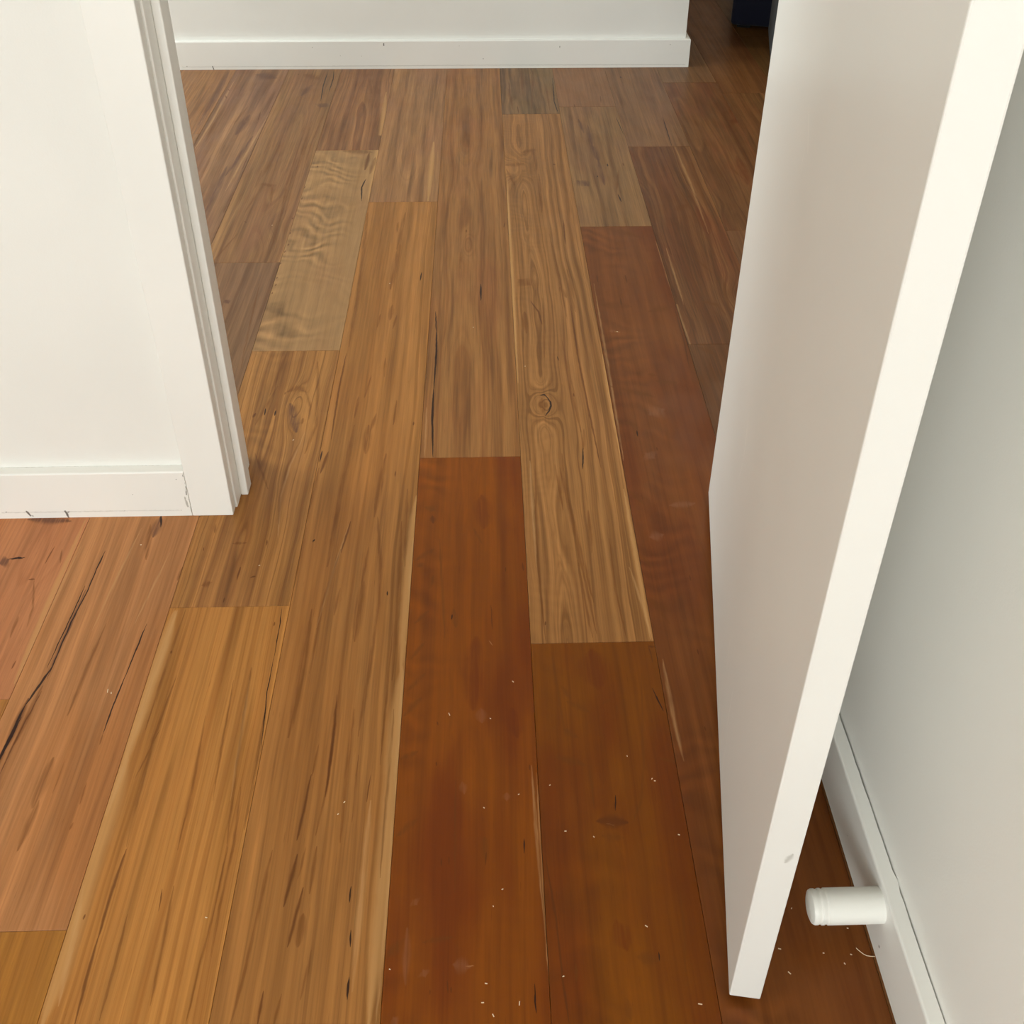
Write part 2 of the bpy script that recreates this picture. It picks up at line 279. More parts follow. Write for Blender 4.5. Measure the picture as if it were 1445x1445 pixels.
MARKS = """
k 0.39 0.39 1.58 -107.6 1939 -102.7 1852
k 0.50 2.51 0.88 -103.0 1862 -100.4 1780
k 2.41 0.48 0.84 -100.4 1780 -101.7 1649
k 0.54 2.71 0.95 -101.9 1654 -101.3 1559
k 2.59 0.52 0.91 -101.3 1559 -96.0 1446
l 0.39 0.39 1.57 -113.2 1593 -111.3 1448
k 0.57 0.57 2.29 -8.6 2053 -8.8 1982
d 0.44 0.44 1.75 -43.8 2321 -43.7 2306
d 0.39 0.39 1.56 52.1 2357 49.7 2330
b 0.50 0.50 2.01 -55.0 2225 -57.0 2122
b 1.49 1.49 5.95 -204.4 2246 -212.2 2035
b 1.05 1.05 4.21 -200.4 2418 -209.6 2221
b 1.08 1.08 4.30 -202.9 1968 -204.7 1904
b 0.46 0.46 1.82 -226.4 1930 -229.8 1876
b 0.45 0.45 1.82 -190.7 1924 -196.3 1870
k 0.42 0.42 1.69 -145.3 2111 -146.9 2072
b 0.53 0.53 2.11 -215.3 2366 -215.2 2309
b 0.57 0.57 2.27 -203.5 1761 -201.4 1694
b 0.41 0.41 1.66 -227.1 1700 -234.4 1625
b 0.54 0.54 2.15 -245.7 1630 -247.4 1563
d 0.42 2.12 0.74 -284.6 1781 -286.4 1665
d 2.00 0.40 0.70 -286.4 1665 -283.9 1500
b 0.75 3.77 1.32 -282.3 1802 -282.3 1970
b 4.04 4.04 0.00 -282.3 1970 -288.7 2195
b 4.36 0.87 1.53 -288.7 2195 -296.3 2420
d 0.32 0.32 1.26 -135.3 1549 -136.0 1537
d 0.25 0.25 0.99 -159.9 1409 -160.2 1394
b 0.66 0.66 2.63 -207.3 1575 -215.5 1515
b 1.55 1.55 6.19 -219.0 1541 -217.0 1459
b 0.53 0.53 2.14 -171.2 1616 -172.9 1540
d 0.75 0.75 3.01 -284.8 1464 -291.5 1406
k 0.38 0.38 1.51 -295.4 1468 -296.6 1437
b 0.61 0.61 2.42 -295.9 1422 -297.7 1313
k 1.05 1.05 4.21 -283.1 1241 -280.6 1240
b 0.44 0.44 1.78 -191.8 1224 -195.9 1133
b 1.38 1.38 5.52 -193.1 1150 -195.9 1033
b 0.57 2.86 1.00 -182.4 1293 -169.1 1180
b 2.73 2.73 0.00 -169.1 1180 -165.7 1106
b 2.58 2.58 0.00 -165.7 1106 -169.4 975
b 2.42 0.48 0.85 -169.4 975 -175.6 872
d 0.46 0.46 1.84 -226.1 1284 -234.8 1212
b 0.44 2.20 0.77 -235.7 1220 -251.1 1106
b 2.06 0.41 0.72 -251.1 1106 -253.3 977
l 0.34 1.69 0.59 -229.0 1277 -244.7 1152
l 1.60 0.32 0.56 -244.7 1152 -253.9 1060
b 0.43 0.43 1.71 -227.7 1137 -231.4 1083
k 0.26 0.26 1.04 -154.4 1129 -154.3 1120
b 0.67 3.36 1.18 -141.9 1283 -136.7 1106
b 3.09 0.62 1.08 -136.7 1106 -136.7 962
b 0.30 1.51 0.53 -141.5 1064 -142.0 927
b 1.41 0.28 0.49 -142.0 927 -143.2 829
b 0.88 4.40 1.54 -245.3 1541 -250.5 1347
b 4.05 0.81 1.42 -250.5 1347 -252.6 1182
b 0.98 0.98 3.91 -180.2 1458 -188.3 1293
b 0.70 0.70 2.79 -136.9 1362 -131.2 1179
d 0.47 2.37 0.83 -210.4 940 -207.8 850
d 2.27 0.45 0.79 -207.8 850 -208.3 785
b 0.38 1.89 0.66 -209.0 964 -207.4 800
b 1.75 0.35 0.61 -207.4 800 -214.1 734
d 0.45 2.23 0.78 -230.3 818 -232.9 764
d 2.16 0.43 0.76 -232.9 764 -235.8 729
b 0.37 0.37 1.47 -225.9 862 -229.1 816
d 0.58 0.58 2.32 -232.3 711 -239.7 648
b 0.34 0.34 1.34 -223.5 720 -228.2 681
b 0.50 0.50 2.01 -210.7 720 -211.8 664
d 0.49 2.43 0.85 -220.1 671 -225.3 627
d 2.37 0.47 0.83 -225.3 627 -228.7 603
b 1.11 1.11 4.46 -215.8 640 -217.2 604
b 0.38 0.38 1.54 -201.0 600 -206.2 548
d 0.37 0.37 1.50 -247.0 558 -248.5 523
b 0.37 0.37 1.50 -227.6 555 -230.7 522
b 0.42 2.08 0.73 -263.7 717 -267.0 662
b 2.00 2.00 0.00 -267.0 662 -269.2 610
b 1.94 1.94 0.00 -269.2 610 -271.7 573
b 1.88 0.38 0.66 -271.7 573 -276.6 527
b 0.35 1.75 0.61 -317.0 803 -311.4 727
b 1.66 1.66 0.00 -311.4 727 -312.8 650
b 1.59 0.32 0.56 -312.8 650 -311.8 596
k 0.26 0.26 1.05 -164.1 671 -164.7 652
k 0.30 0.30 1.20 -159.9 621 -158.8 602
k 0.32 0.32 1.28 -156.8 570 -156.4 548
d 0.20 0.20 0.79 -153.9 815 -156.1 777
b 0.27 0.27 1.07 -172.2 845 -171.2 751
b 1.02 5.12 1.79 -265.7 1095 -263.5 966
b 4.81 0.96 1.68 -263.5 966 -267.7 874
b 0.56 2.80 0.98 -184.6 916 -185.1 810
b 2.63 0.53 0.92 -185.1 810 -183.0 724
l 0.58 2.90 1.01 -121.7 1031 -120.8 808
l 2.57 2.57 0.00 -120.8 808 -121.2 637
l 2.33 0.47 0.82 -121.2 637 -124.1 523
b 0.37 1.85 0.65 -130.6 915 -131.4 778
b 1.72 0.34 0.60 -131.4 778 -131.7 679
l 0.55 0.55 2.22 -121.1 1242 -120.6 1105
l 0.77 3.84 1.34 -150.9 779 -151.8 663
l 3.56 0.71 1.25 -151.8 663 -151.8 555
k 0.19 0.95 0.33 -311.0 1100 -309.2 1069
k 0.92 0.18 0.32 -309.2 1069 -307.7 1001
k 0.20 0.99 0.35 -308.2 1004 -308.1 949
k 0.95 0.19 0.33 -308.1 949 -300.8 855
b 0.38 1.92 0.67 -439.6 977 -445.9 874
b 1.81 1.81 0.00 -445.9 874 -442.2 778
b 1.72 0.34 0.60 -442.2 778 -440.2 726
d 0.50 2.49 0.87 -439.4 723 -441.7 667
d 2.40 0.48 0.84 -441.7 667 -441.8 618
d 0.46 2.32 0.81 -442.1 622 -441.3 573
d 2.24 0.45 0.78 -441.3 573 -439.5 529
d 0.24 0.24 0.96 -464.6 646 -465.0 640
b 0.39 1.96 0.69 -336.8 989 -334.1 920
b 1.86 1.86 0.00 -334.1 920 -327.1 823
b 1.76 0.35 0.62 -327.1 823 -320.0 727
b 0.47 2.34 0.82 -305.2 920 -302.6 833
b 2.22 0.44 0.78 -302.6 833 -301.9 745
b 0.37 1.84 0.64 -384.7 910 -377.6 795
b 1.73 0.35 0.61 -377.6 795 -377.7 720
l 1.02 5.10 1.78 -467.0 1097 -471.5 971
l 4.75 4.75 0.00 -471.5 971 -473.4 853
l 4.46 0.89 1.56 -473.4 853 -476.2 768
b 0.41 2.06 0.72 -454.9 1100 -457.8 1007
b 1.94 0.39 0.68 -457.8 1007 -460.2 890
b 0.33 1.65 0.58 -317.4 723 -319.2 642
b 1.57 1.57 0.00 -319.2 642 -321.8 581
b 1.51 0.30 0.53 -321.8 581 -323.5 528
b 0.31 1.57 0.55 -416.1 645 -414.6 584
b 1.51 0.30 0.53 -414.6 584 -415.2 534
b 0.40 2.00 0.70 -371.6 677 -367.6 605
b 1.91 0.38 0.67 -367.6 605 -365.1 547
l 0.64 3.20 1.12 -476.4 679 -468.1 607
l 3.05 0.61 1.07 -468.1 607 -462.9 549
b 0.29 1.44 0.50 -357.7 968 -354.1 876
b 1.36 0.27 0.48 -354.1 876 -348.8 784
l 0.38 1.92 0.67 -335.9 967 -330.6 876
l 1.82 0.36 0.64 -330.6 876 -326.7 784
d 0.19 0.19 0.78 -383.7 673 -381.6 648
d 0.30 0.30 1.22 -457.4 1022 -457.2 1017
d 0.31 0.31 1.26 -317.0 1072 -317.0 1065
k 0.29 1.44 0.50 -611.1 1226 -613.7 1186
k 1.41 1.41 0.00 -613.7 1186 -613.5 1139
k 1.37 1.37 0.00 -613.5 1139 -618.6 1078
k 1.31 0.26 0.46 -618.6 1078 -619.3 976
k 0.26 1.28 0.45 -620.8 1152 -621.5 1106
k 1.23 0.25 0.43 -621.5 1106 -626.0 995
p 0.52 0.52 2.06 -617.0 1143 -619.9 989
k 0.49 2.46 0.86 -619.2 999 -627.7 960
k 2.41 0.48 0.84 -627.7 960 -633.8 934
d 1.13 1.13 4.51 -634.0 945 -636.0 860
d 0.82 0.82 3.27 -636.3 878 -638.5 821
k 0.47 2.36 0.83 -634.1 937 -636.4 884
k 2.29 0.46 0.80 -636.4 884 -638.9 836
k 0.32 0.32 1.26 -632.6 914 -636.7 850
d 0.28 1.42 0.50 -619.6 956 -627.1 883
d 1.37 0.27 0.48 -627.1 883 -628.9 829
b 0.85 0.85 3.42 -621.5 965 -626.8 872
k 0.30 0.30 1.22 -506.2 1074 -511.1 975
k 0.29 1.46 0.51 -511.1 983 -514.3 928
k 1.42 0.28 0.50 -514.3 928 -514.9 885
b 0.23 0.23 0.93 -514.9 885 -514.4 868
b 0.27 0.27 1.06 -514.2 813 -513.4 784
b 0.22 0.22 0.90 -552.6 848 -552.4 799
b 1.43 1.43 5.71 -568.5 850 -570.6 780
b 0.86 0.86 3.44 -566.0 790 -568.9 725
k 0.47 0.47 1.86 -543.7 1310 -536.3 1278
p 1.50 1.50 6.00 -543.4 1301 -543.2 1255
b 0.91 0.91 3.63 -555.4 1285 -541.3 1204
b 0.28 0.28 1.10 -441.3 889 -454.4 816
l 0.34 1.68 0.59 -567.2 1277 -577.7 1152
l 1.59 0.32 0.56 -577.7 1152 -582.7 1062
l 0.32 0.32 1.30 -507.1 1219 -524.0 1074
b 0.26 0.26 1.03 -513.5 760 -515.1 749
b 0.61 3.04 1.06 -565.8 1075 -569.3 985
b 2.91 0.58 1.02 -569.3 985 -571.3 915
l 0.43 2.17 0.76 -653.0 1238 -660.0 1077
l 2.01 0.40 0.70 -660.0 1077 -660.0 963
k 0.62 0.62 2.49 -756.7 1211 -734.3 1214
p 2.47 2.47 9.88 -768.9 1202 -758.4 1210
d 0.28 0.28 1.11 -695.7 1238 -698.2 1199
d 0.39 0.39 1.54 -712.0 1166 -702.7 1167
b 0.32 1.60 0.56 -702.2 1164 -685.2 1108
b 1.56 0.31 0.55 -685.2 1108 -680.6 1071
d 0.34 0.34 1.35 -674.5 1009 -675.0 995
b 0.41 0.41 1.66 -700.5 1092 -698.2 1052
p 1.69 1.69 6.78 -759.8 1302 -688.5 1296
b 0.28 0.28 1.11 -681.1 1231 -675.3 1200
k 0.60 3.01 1.05 104.5 1627 112.8 1628
k 1.78 1.78 0.00 112.8 1628 119.1 1618
k 1.77 1.77 0.00 119.1 1618 123.8 1605
k 1.77 1.77 0.00 123.8 1605 124.4 1592
k 1.75 1.75 0.00 124.4 1592 119.4 1576
k 1.74 0.35 0.61 119.4 1576 111.2 1561
k 0.43 2.17 0.76 122.5 1605 123.8 1594
k 2.16 0.43 0.76 123.8 1594 118.8 1576
b 1.63 1.63 6.50 108.1 1617 107.1 1572
k 0.29 0.29 1.15 146.6 1759 147.8 1743
k 0.38 0.38 1.52 174.6 1465 168.4 1407
b 0.65 0.65 2.60 180.7 1521 174.1 1459
d 0.30 0.30 1.21 169.5 1632 169.9 1620
d 0.27 0.27 1.10 84.5 1063 83.5 1055
b 3.84 3.84 15.37 79.8 2070 103.1 2047
b 1.27 1.27 5.10 170.1 2036 181.2 1990
b 1.37 1.37 5.47 85.9 1932 87.2 1847
b 2.90 2.90 11.58 61.8 2707 111.7 2715
b 2.03 10.16 3.56 108.5 2794 143.7 2809
b 4.01 0.80 1.40 143.7 2809 149.3 2672
b 1.13 1.13 4.52 152.1 2648 149.5 2410
b 0.77 0.77 3.10 63.2 2683 85.4 2572
d 1.16 1.16 4.63 194.8 2709 202.7 2709
b 0.70 0.70 2.79 169.1 1301 165.9 1203
b 0.62 3.11 1.09 135.1 1450 135.9 1337
b 2.93 2.93 0.00 135.9 1337 148.9 1203
b 2.77 0.55 0.97 148.9 1203 159.6 1098
b 0.49 2.43 0.85 128.7 1412 140.3 1268
b 2.27 2.27 0.00 140.3 1268 150.5 1142
b 2.14 0.43 0.75 150.5 1142 158.1 1037
b 0.49 0.49 1.96 120.6 1421 127.4 1302
d 0.45 2.26 0.79 188.5 1959 188.5 1765
d 2.09 2.09 0.00 188.5 1765 195.4 1552
d 1.94 0.39 0.68 195.4 1552 201.3 1410
b 0.57 2.86 1.00 160.1 1819 167.2 1620
b 2.68 0.54 0.94 167.2 1620 174.5 1510
b 0.36 1.82 0.64 86.8 1452 79.1 1237
b 1.68 1.68 0.00 79.1 1237 79.4 1129
b 1.60 0.32 0.56 79.4 1129 82.6 1028
l 0.49 2.45 0.86 77.0 1432 76.3 1304
l 2.31 0.46 0.81 76.3 1304 76.1 1174
b 0.34 1.69 0.59 197.7 1234 195.0 1126
b 1.60 0.32 0.56 195.0 1126 200.9 1029
b 0.44 2.20 0.77 142.0 1188 146.7 1099
b 2.12 0.42 0.74 146.7 1099 151.2 1031
b 0.80 0.80 3.20 192.0 2117 197.1 1930
d 0.53 0.53 2.11 201.2 2370 197.2 2238
b 0.46 2.31 0.81 129.2 1991 124.6 1846
b 2.21 0.44 0.77 124.6 1846 119.6 1754
b 0.51 2.53 0.89 160.9 2294 172.2 2068
b 2.37 0.47 0.83 172.2 2068 176.5 1901
d 0.47 2.34 0.82 101.7 1976 116.8 1931
d 2.30 0.46 0.80 116.8 1931 121.8 1880
l 0.44 2.20 0.77 222.3 1170 231.6 1097
l 2.12 0.42 0.74 231.6 1097 238.8 1024
l 0.45 2.26 0.79 248.6 2050 246.2 1665
l 2.00 0.40 0.70 246.2 1665 243.6 1428
l 0.55 0.55 2.21 65.8 2627 63.0 2296
k 0.46 2.32 0.81 236.5 3413 228.9 3196
k 2.23 0.45 0.78 228.9 3196 235.3 3087
d 0.47 0.47 1.86 88.9 3381 90.1 3249
d 0.44 0.44 1.78 110.0 3155 112.4 3095
b 0.69 0.69 2.78 173.9 3485 152.0 3094
b 0.71 0.71 2.82 132.8 3486 131.3 3248
b 0.69 0.69 2.74 209.9 3345 211.0 3123
b 0.91 0.91 3.63 84.9 3314 95.7 3125
p 1.07 1.07 4.30 293.6 3045 301.4 2932
p 1.05 1.05 4.22 317.3 2993 317.9 2836
p 1.63 1.63 6.51 316.8 2847 325.7 2726
p 1.19 5.94 2.08 324.7 2736 325.2 2640
p 5.80 1.16 2.03 325.2 2640 326.1 2572
k 0.52 0.52 2.06 348.2 2711 348.2 2692
k 0.47 0.47 1.86 312.8 2634 312.7 2622
k 0.56 0.56 2.24 355.9 2514 360.0 2468
d 0.40 0.40 1.59 392.5 2715 392.2 2696
d 0.45 0.45 1.79 290.2 3170 291.8 3134
d 0.46 0.46 1.82 380.8 3244 376.9 3181
b 0.77 0.77 3.09 375.1 2667 354.1 2532
p 3.60 3.60 14.39 255.7 2600 281.7 2568
k 0.62 0.62 2.49 466.8 3423 467.6 3409
k 0.32 0.32 1.29 410.9 3060 418.5 2919
d 0.49 0.49 1.96 258.7 2089 258.1 2056
d 0.49 0.49 1.95 324.2 2087 324.5 2049
d 0.41 0.41 1.64 301.6 1984 300.5 1954
k 0.34 0.34 1.36 278.0 1514 277.6 1496
d 0.33 0.33 1.34 307.7 1464 308.2 1454
d 0.27 0.27 1.06 314.4 1151 314.3 1138
d 0.27 0.27 1.07 300.7 1007 301.2 996
k 0.29 0.29 1.18 226.4 940 236.1 902
d 0.27 0.27 1.06 231.3 1016 233.2 985
d 0.25 0.25 0.99 287.7 876 288.2 869
b 2.98 2.98 11.94 255.6 1958 320.5 1950
b 2.07 2.07 8.27 356.2 1926 414.0 1948
b 2.27 2.27 9.07 295.9 2329 386.0 2270
b 1.71 1.71 6.84 324.1 1692 337.6 1687
b 1.44 1.44 5.75 334.8 1668 376.1 1662
b 1.07 5.37 1.88 256.7 1540 275.3 1529
b 3.28 0.66 1.15 275.3 1529 274.7 1483
b 1.40 1.40 5.61 244.9 1653 327.5 1616
s 3.54 3.54 14.16 310.1 1561 335.2 1576
s 2.77 2.77 11.09 286.6 1447 297.7 1435
s 1.97 1.97 7.86 264.9 1235 285.3 1240
s 1.41 1.41 5.64 307.8 1310 350.6 1314
s 1.11 1.11 4.42 262.8 1849 275.4 1854
l 0.44 0.44 1.77 273.3 1849 285.0 1846
b 0.99 0.99 3.98 233.5 1111 267.2 1082
b 0.73 0.73 2.91 240.9 1353 266.1 1313
b 0.68 0.68 2.71 239.6 1201 258.0 1169
b 0.64 0.64 2.57 248.2 1099 268.3 1054
b 0.25 0.25 0.99 244.5 681 244.3 612
l 0.50 2.48 0.87 248.1 990 248.4 894
l 2.36 0.47 0.83 248.4 894 251.2 824
b 0.52 0.52 2.09 219.7 830 250.7 821
d 0.46 2.29 0.80 415.8 1940 415.1 1813
d 2.19 0.44 0.77 415.1 1813 409.4 1710
b 0.43 2.17 0.76 419.5 1813 418.0 1661
b 2.05 0.41 0.72 418.0 1661 417.9 1526
l 0.50 2.48 0.87 418.2 2251 422.8 1954
l 2.25 0.45 0.79 422.8 1954 426.5 1710
l 0.49 0.49 1.97 438.7 2215 438.4 1954
k 0.23 0.23 0.93 157.3 779 154.9 758
d 1.88 1.88 7.53 131.0 745 167.5 742
l 0.13 0.13 0.53 141.0 741 151.4 739
b 1.10 1.10 4.40 135.1 725 160.8 722
k 0.20 0.20 0.82 183.7 588 183.6 579
r 4.03 4.03 16.12 148.0 1007 152.0 943
b 0.79 0.79 3.15 99.9 947 111.2 926
b 1.04 1.04 4.15 105.9 921 135.5 903
b 0.88 0.88 3.51 98.0 876 116.0 864
b 1.04 1.04 4.18 85.9 835 124.6 822
b 0.40 2.02 0.71 89.6 1006 93.6 956
b 1.94 0.39 0.68 93.6 956 100.0 865
b 0.39 1.93 0.68 214.4 966 198.0 820
b 1.81 1.81 0.00 198.0 820 188.7 770
b 1.77 0.35 0.62 188.7 770 174.5 742
b 0.36 0.36 1.45 128.2 822 128.2 762
d 0.52 0.52 2.07 230.9 1013 239.0 1012
b 0.47 0.47 1.86 154.3 916 166.5 922
b 0.29 0.29 1.16 174.4 913 173.0 901
d 0.33 1.66 0.58 64.6 700 72.5 624
d 1.58 1.58 0.00 72.5 624 75.9 556
d 1.52 0.30 0.53 75.9 556 79.2 518
b 0.39 0.39 1.55 90.6 578 90.7 559
b 1.51 1.51 6.04 160.2 583 183.2 579
b 0.76 0.76 3.02 143.2 540 144.5 519
b 0.32 1.62 0.57 218.8 653 214.5 597
b 1.58 0.32 0.55 214.5 597 210.3 567
r 2.00 2.00 7.99 141.0 622 149.3 591
k 0.32 0.32 1.27 -54.7 1080 -55.6 1070
b 1.06 1.06 4.22 -52.7 1090 -49.0 1056
d 0.25 0.25 1.02 3.8 1097 5.4 1050
d 0.24 0.24 0.98 27.5 1174 27.3 1164
d 0.33 0.33 1.34 54.1 1184 55.7 1165
d 0.22 0.22 0.88 -60.5 702 -60.2 692
d 0.22 0.22 0.88 -51.0 704 -50.8 694
k 0.26 0.26 1.02 39.2 724 39.0 706
d 0.25 0.25 1.02 -6.2 709 -7.1 691
d 0.21 0.21 0.86 -50.0 564 -48.9 551
d 0.26 0.26 1.04 -45.6 557 -45.5 551
k 0.24 0.24 0.98 44.5 558 45.4 529
d 0.15 0.15 0.61 -68.8 555 -68.3 550
d 0.23 0.23 0.91 -71.1 893 -69.9 887
d 0.22 0.22 0.88 -70.5 831 -69.8 825
d 0.22 0.22 0.88 50.3 826 50.4 817
b 1.02 1.02 4.10 -8.2 728 -6.7 697
r 2.85 2.85 11.39 -9.1 1341 -5.9 1263
r 1.91 1.91 7.64 29.7 911 36.0 866
r 3.00 3.00 12.01 -18.6 1035 -22.4 912
b 0.46 0.46 1.85 -23.4 1264 -9.6 1226
b 0.35 0.35 1.38 -44.8 806 -43.2 660
b 0.44 0.44 1.74 -78.5 1240 -64.2 1036
s 1.34 1.34 5.38 -12.8 912 -10.9 890
s 0.89 0.89 3.58 20.0 786 19.7 775
s 1.14 1.14 4.57 -91.3 653 -87.0 648
s 1.49 1.49 5.97 -43.3 580 -26.2 577
s 1.08 1.08 4.32 -76.5 575 -74.0 569
s 0.78 0.78 3.13 -96.1 621 -95.1 561
s 0.89 0.89 3.58 -106.0 529 -101.8 522
l 0.13 0.13 0.54 -30.1 578 -20.8 578
s 0.90 0.90 3.59 -36.6 802 -33.7 786
l 0.16 0.16 0.66 -0.1 1029 5.0 1020
b 1.39 1.39 5.58 -104.5 1315 -87.6 1308
d 1.06 1.06 4.22 -91.9 1294 -90.1 1277
b 1.10 1.10 4.40 -113.0 1194 -86.9 1217
b 1.07 1.07 4.30 -110.1 1178 -101.5 1186
b 0.66 0.66 2.63 -90.6 1133 -84.9 1160
b 0.61 0.61 2.45 -111.8 999 -92.9 1030
b 0.74 0.74 2.95 -110.0 1064 -89.9 1088
b 0.79 0.79 3.17 -113.9 944 -90.5 973
b 0.97 0.97 3.86 -116.4 904 -93.7 932
b 0.84 0.84 3.38 -116.3 838 -94.7 848
b 0.87 0.87 3.47 -115.1 731 -90.3 754
b 1.10 1.10 4.41 -117.9 591 -99.4 609
b 0.62 0.62 2.49 -78.6 605 -43.9 610
l 0.36 1.78 0.62 53.0 824 55.2 718
l 1.67 0.33 0.58 55.2 718 58.8 625
l 0.26 1.31 0.46 58.9 813 59.4 666
l 1.20 0.24 0.42 59.4 666 60.5 557
b 0.25 1.23 0.43 57.3 691 60.7 601
b 1.16 0.23 0.41 60.7 601 60.8 522
k 0.45 0.45 1.81 -397.9 1590 -397.8 1573
k 0.40 0.40 1.60 -418.5 1597 -417.4 1575
d 0.66 0.66 2.65 -434.6 1582 -437.6 1569
b 1.40 7.02 2.46 -386.0 1649 -367.4 1662
b 7.03 1.41 2.46 -367.4 1662 -348.9 1648
b 0.54 2.71 0.95 -348.9 1648 -334.1 1598
b 2.66 0.53 0.93 -334.1 1598 -331.8 1560
d 0.27 0.27 1.10 -388.8 1649 -388.7 1640
b 0.53 0.53 2.11 -343.0 1565 -343.3 1548
d 0.35 0.35 1.41 -388.9 1185 -389.6 1157
b 1.33 1.33 5.30 -441.0 1148 -428.1 1153
b 0.64 0.64 2.58 -411.7 1237 -389.2 1238
d 0.42 0.42 1.67 -369.8 1162 -361.6 1165
d 0.32 0.32 1.28 -401.3 1122 -401.1 1111
d 0.27 0.27 1.10 -357.1 1244 -356.1 1231
b 0.46 0.46 1.85 -448.2 1282 -445.3 1262
d 0.23 0.23 0.90 -455.6 1230 -455.0 1222
b 0.47 2.33 0.82 -298.7 1348 -298.1 1214
b 2.20 0.44 0.77 -298.1 1214 -299.6 1124
b 0.67 0.67 2.69 -406.8 1668 -429.4 1546
b 0.49 0.49 1.98 -415.0 1463 -376.4 1368
b 0.51 2.53 0.89 -338.2 1502 -352.0 1423
b 2.44 2.44 0.00 -352.0 1423 -353.0 1349
b 2.36 0.47 0.83 -353.0 1349 -344.5 1280
l 0.38 1.91 0.67 -334.5 1522 -347.2 1432
l 1.84 1.84 0.00 -347.2 1432 -351.8 1349
l 1.76 0.35 0.62 -351.8 1349 -340.4 1247
b 0.70 3.50 1.22 -340.1 1752 -326.5 1654
b 3.36 3.36 0.00 -326.5 1654 -316.4 1543
b 3.22 0.64 1.13 -316.4 1543 -326.2 1461
b 0.70 0.70 2.80 -407.0 1779 -417.7 1634
p 2.12 2.12 8.46 -373.4 1610 -350.2 1523
b 0.44 0.44 1.75 -481.3 1158 -479.5 1187
k 0.53 2.67 0.93 -318.9 2625 -325.6 2572
k 2.61 0.52 0.91 -325.6 2572 -318.6 2486
d 1.39 1.39 5.56 -325.0 2798 -326.8 2681
b 3.04 3.04 12.15 -399.4 2814 -317.3 2803
b 1.38 1.38 5.52 -304.4 2767 -311.1 2657
d 0.45 0.45 1.81 -477.5 2316 -477.9 2305
d 0.44 0.44 1.78 -473.0 2257 -473.5 2246
d 0.44 0.44 1.75 -476.2 2222 -476.6 2211
d 0.43 0.43 1.72 -477.2 2163 -477.6 2153
d 0.42 0.42 1.68 -475.0 2096 -475.4 2087
d 0.42 0.42 1.66 -473.1 2064 -473.5 2055
d 0.41 0.41 1.64 -475.1 2027 -475.4 2018
d 0.46 0.46 1.86 -483.2 2397 -483.6 2386
d 0.48 0.48 1.92 -475.8 2512 -476.2 2499
d 0.49 0.49 1.96 -477.8 2581 -478.3 2568
d 0.51 0.51 2.04 -460.5 2714 -461.1 2700
k 0.43 2.15 0.75 -504.7 3504 -497.9 3412
k 2.09 0.42 0.73 -497.9 3412 -497.9 3292
k 0.52 2.60 0.91 -524.0 3485 -523.1 3348
k 2.51 0.50 0.88 -523.1 3348 -513.9 3210
b 4.18 4.18 16.73 -599.1 3462 -545.2 3413
p 2.30 2.30 9.20 -583.0 3261 -561.7 3359
p 4.30 4.30 17.18 -509.1 3160 -495.0 3190
b 0.60 3.01 1.05 -534.9 2992 -528.0 2594
b 2.74 0.55 0.96 -528.0 2594 -511.8 2346
b 0.62 3.09 1.08 -521.1 3048 -515.9 2708
b 2.81 0.56 0.98 -515.9 2708 -505.4 2384
b 0.52 0.52 2.06 -514.8 2937 -511.5 2571
d 0.48 0.48 1.90 -622.8 3470 -618.4 3456
b 0.46 2.29 0.80 -525.8 2807 -515.2 2424
b 2.09 0.42 0.73 -515.2 2424 -510.7 2200
b 0.43 2.14 0.75 -487.6 3166 -499.5 2883
b 1.99 0.40 0.70 -499.5 2883 -496.3 2638
p 1.61 8.07 2.82 -859.1 3502 -856.6 3172
p 7.51 1.50 2.63 -856.6 3172 -855.8 2932
p 1.22 6.09 2.13 -678.4 2929 -693.2 2755
p 5.86 1.17 2.05 -693.2 2755 -704.3 2651
p 2.77 2.77 11.08 -719.3 3098 -730.6 2941
d 0.39 0.39 1.58 -667.0 2774 -665.7 2692
d 0.43 0.43 1.74 -688.4 3121 -685.0 3051
b 0.87 0.87 3.48 -736.7 3170 -752.8 3024
b 1.05 1.05 4.22 -811.6 3082 -809.1 2889
b 0.74 3.69 1.29 -610.9 2426 -590.8 2595
b 8.91 8.91 0.00 -590.8 2595 -566.5 2585
b 3.71 0.74 1.30 -566.5 2585 -550.7 2465
p 6.99 6.99 27.96 -759.1 3465 -693.8 3429
b 0.73 0.73 2.94 -662.1 2552 -665.1 2427
d 0.42 0.42 1.70 -602.1 2378 -595.4 2370
b 0.57 0.57 2.30 -610.2 2687 -609.7 2573
b 0.59 0.59 2.34 -772.3 2811 -765.6 2598
p 1.50 1.50 6.01 -712.5 2712 -710.2 2428
b 0.51 0.51 2.03 -606.9 2310 -637.9 2168
d 0.50 0.50 2.02 -828.8 3324 -821.6 3310
d 0.54 0.54 2.17 -826.4 3266 -816.8 3240
p 1.40 1.40 5.60 -574.1 1997 -564.9 1982
b 0.46 2.31 0.81 -510.1 2051 -499.5 1860
b 2.17 0.43 0.76 -499.5 1860 -490.1 1730
b 0.99 0.99 3.97 -588.3 2859 -602.3 2640
l 0.67 3.36 1.18 -824.5 3397 -823.0 3054
l 3.13 0.63 1.10 -823.0 3054 -828.4 2838
l 0.62 3.12 1.09 -660.1 3109 -677.7 2736
l 2.88 0.58 1.01 -677.7 2736 -684.7 2553
k 0.43 0.43 1.70 555.3 3057 548.7 2832
d 0.41 0.41 1.64 514.2 2822 512.3 2782
b 0.74 0.74 2.96 420.2 2531 434.4 2365
b 0.77 0.77 3.07 476.6 2619 473.7 2521
b 0.74 0.74 2.96 524.1 2528 542.2 2363
b 2.47 2.47 9.90 491.1 2416 530.2 2452
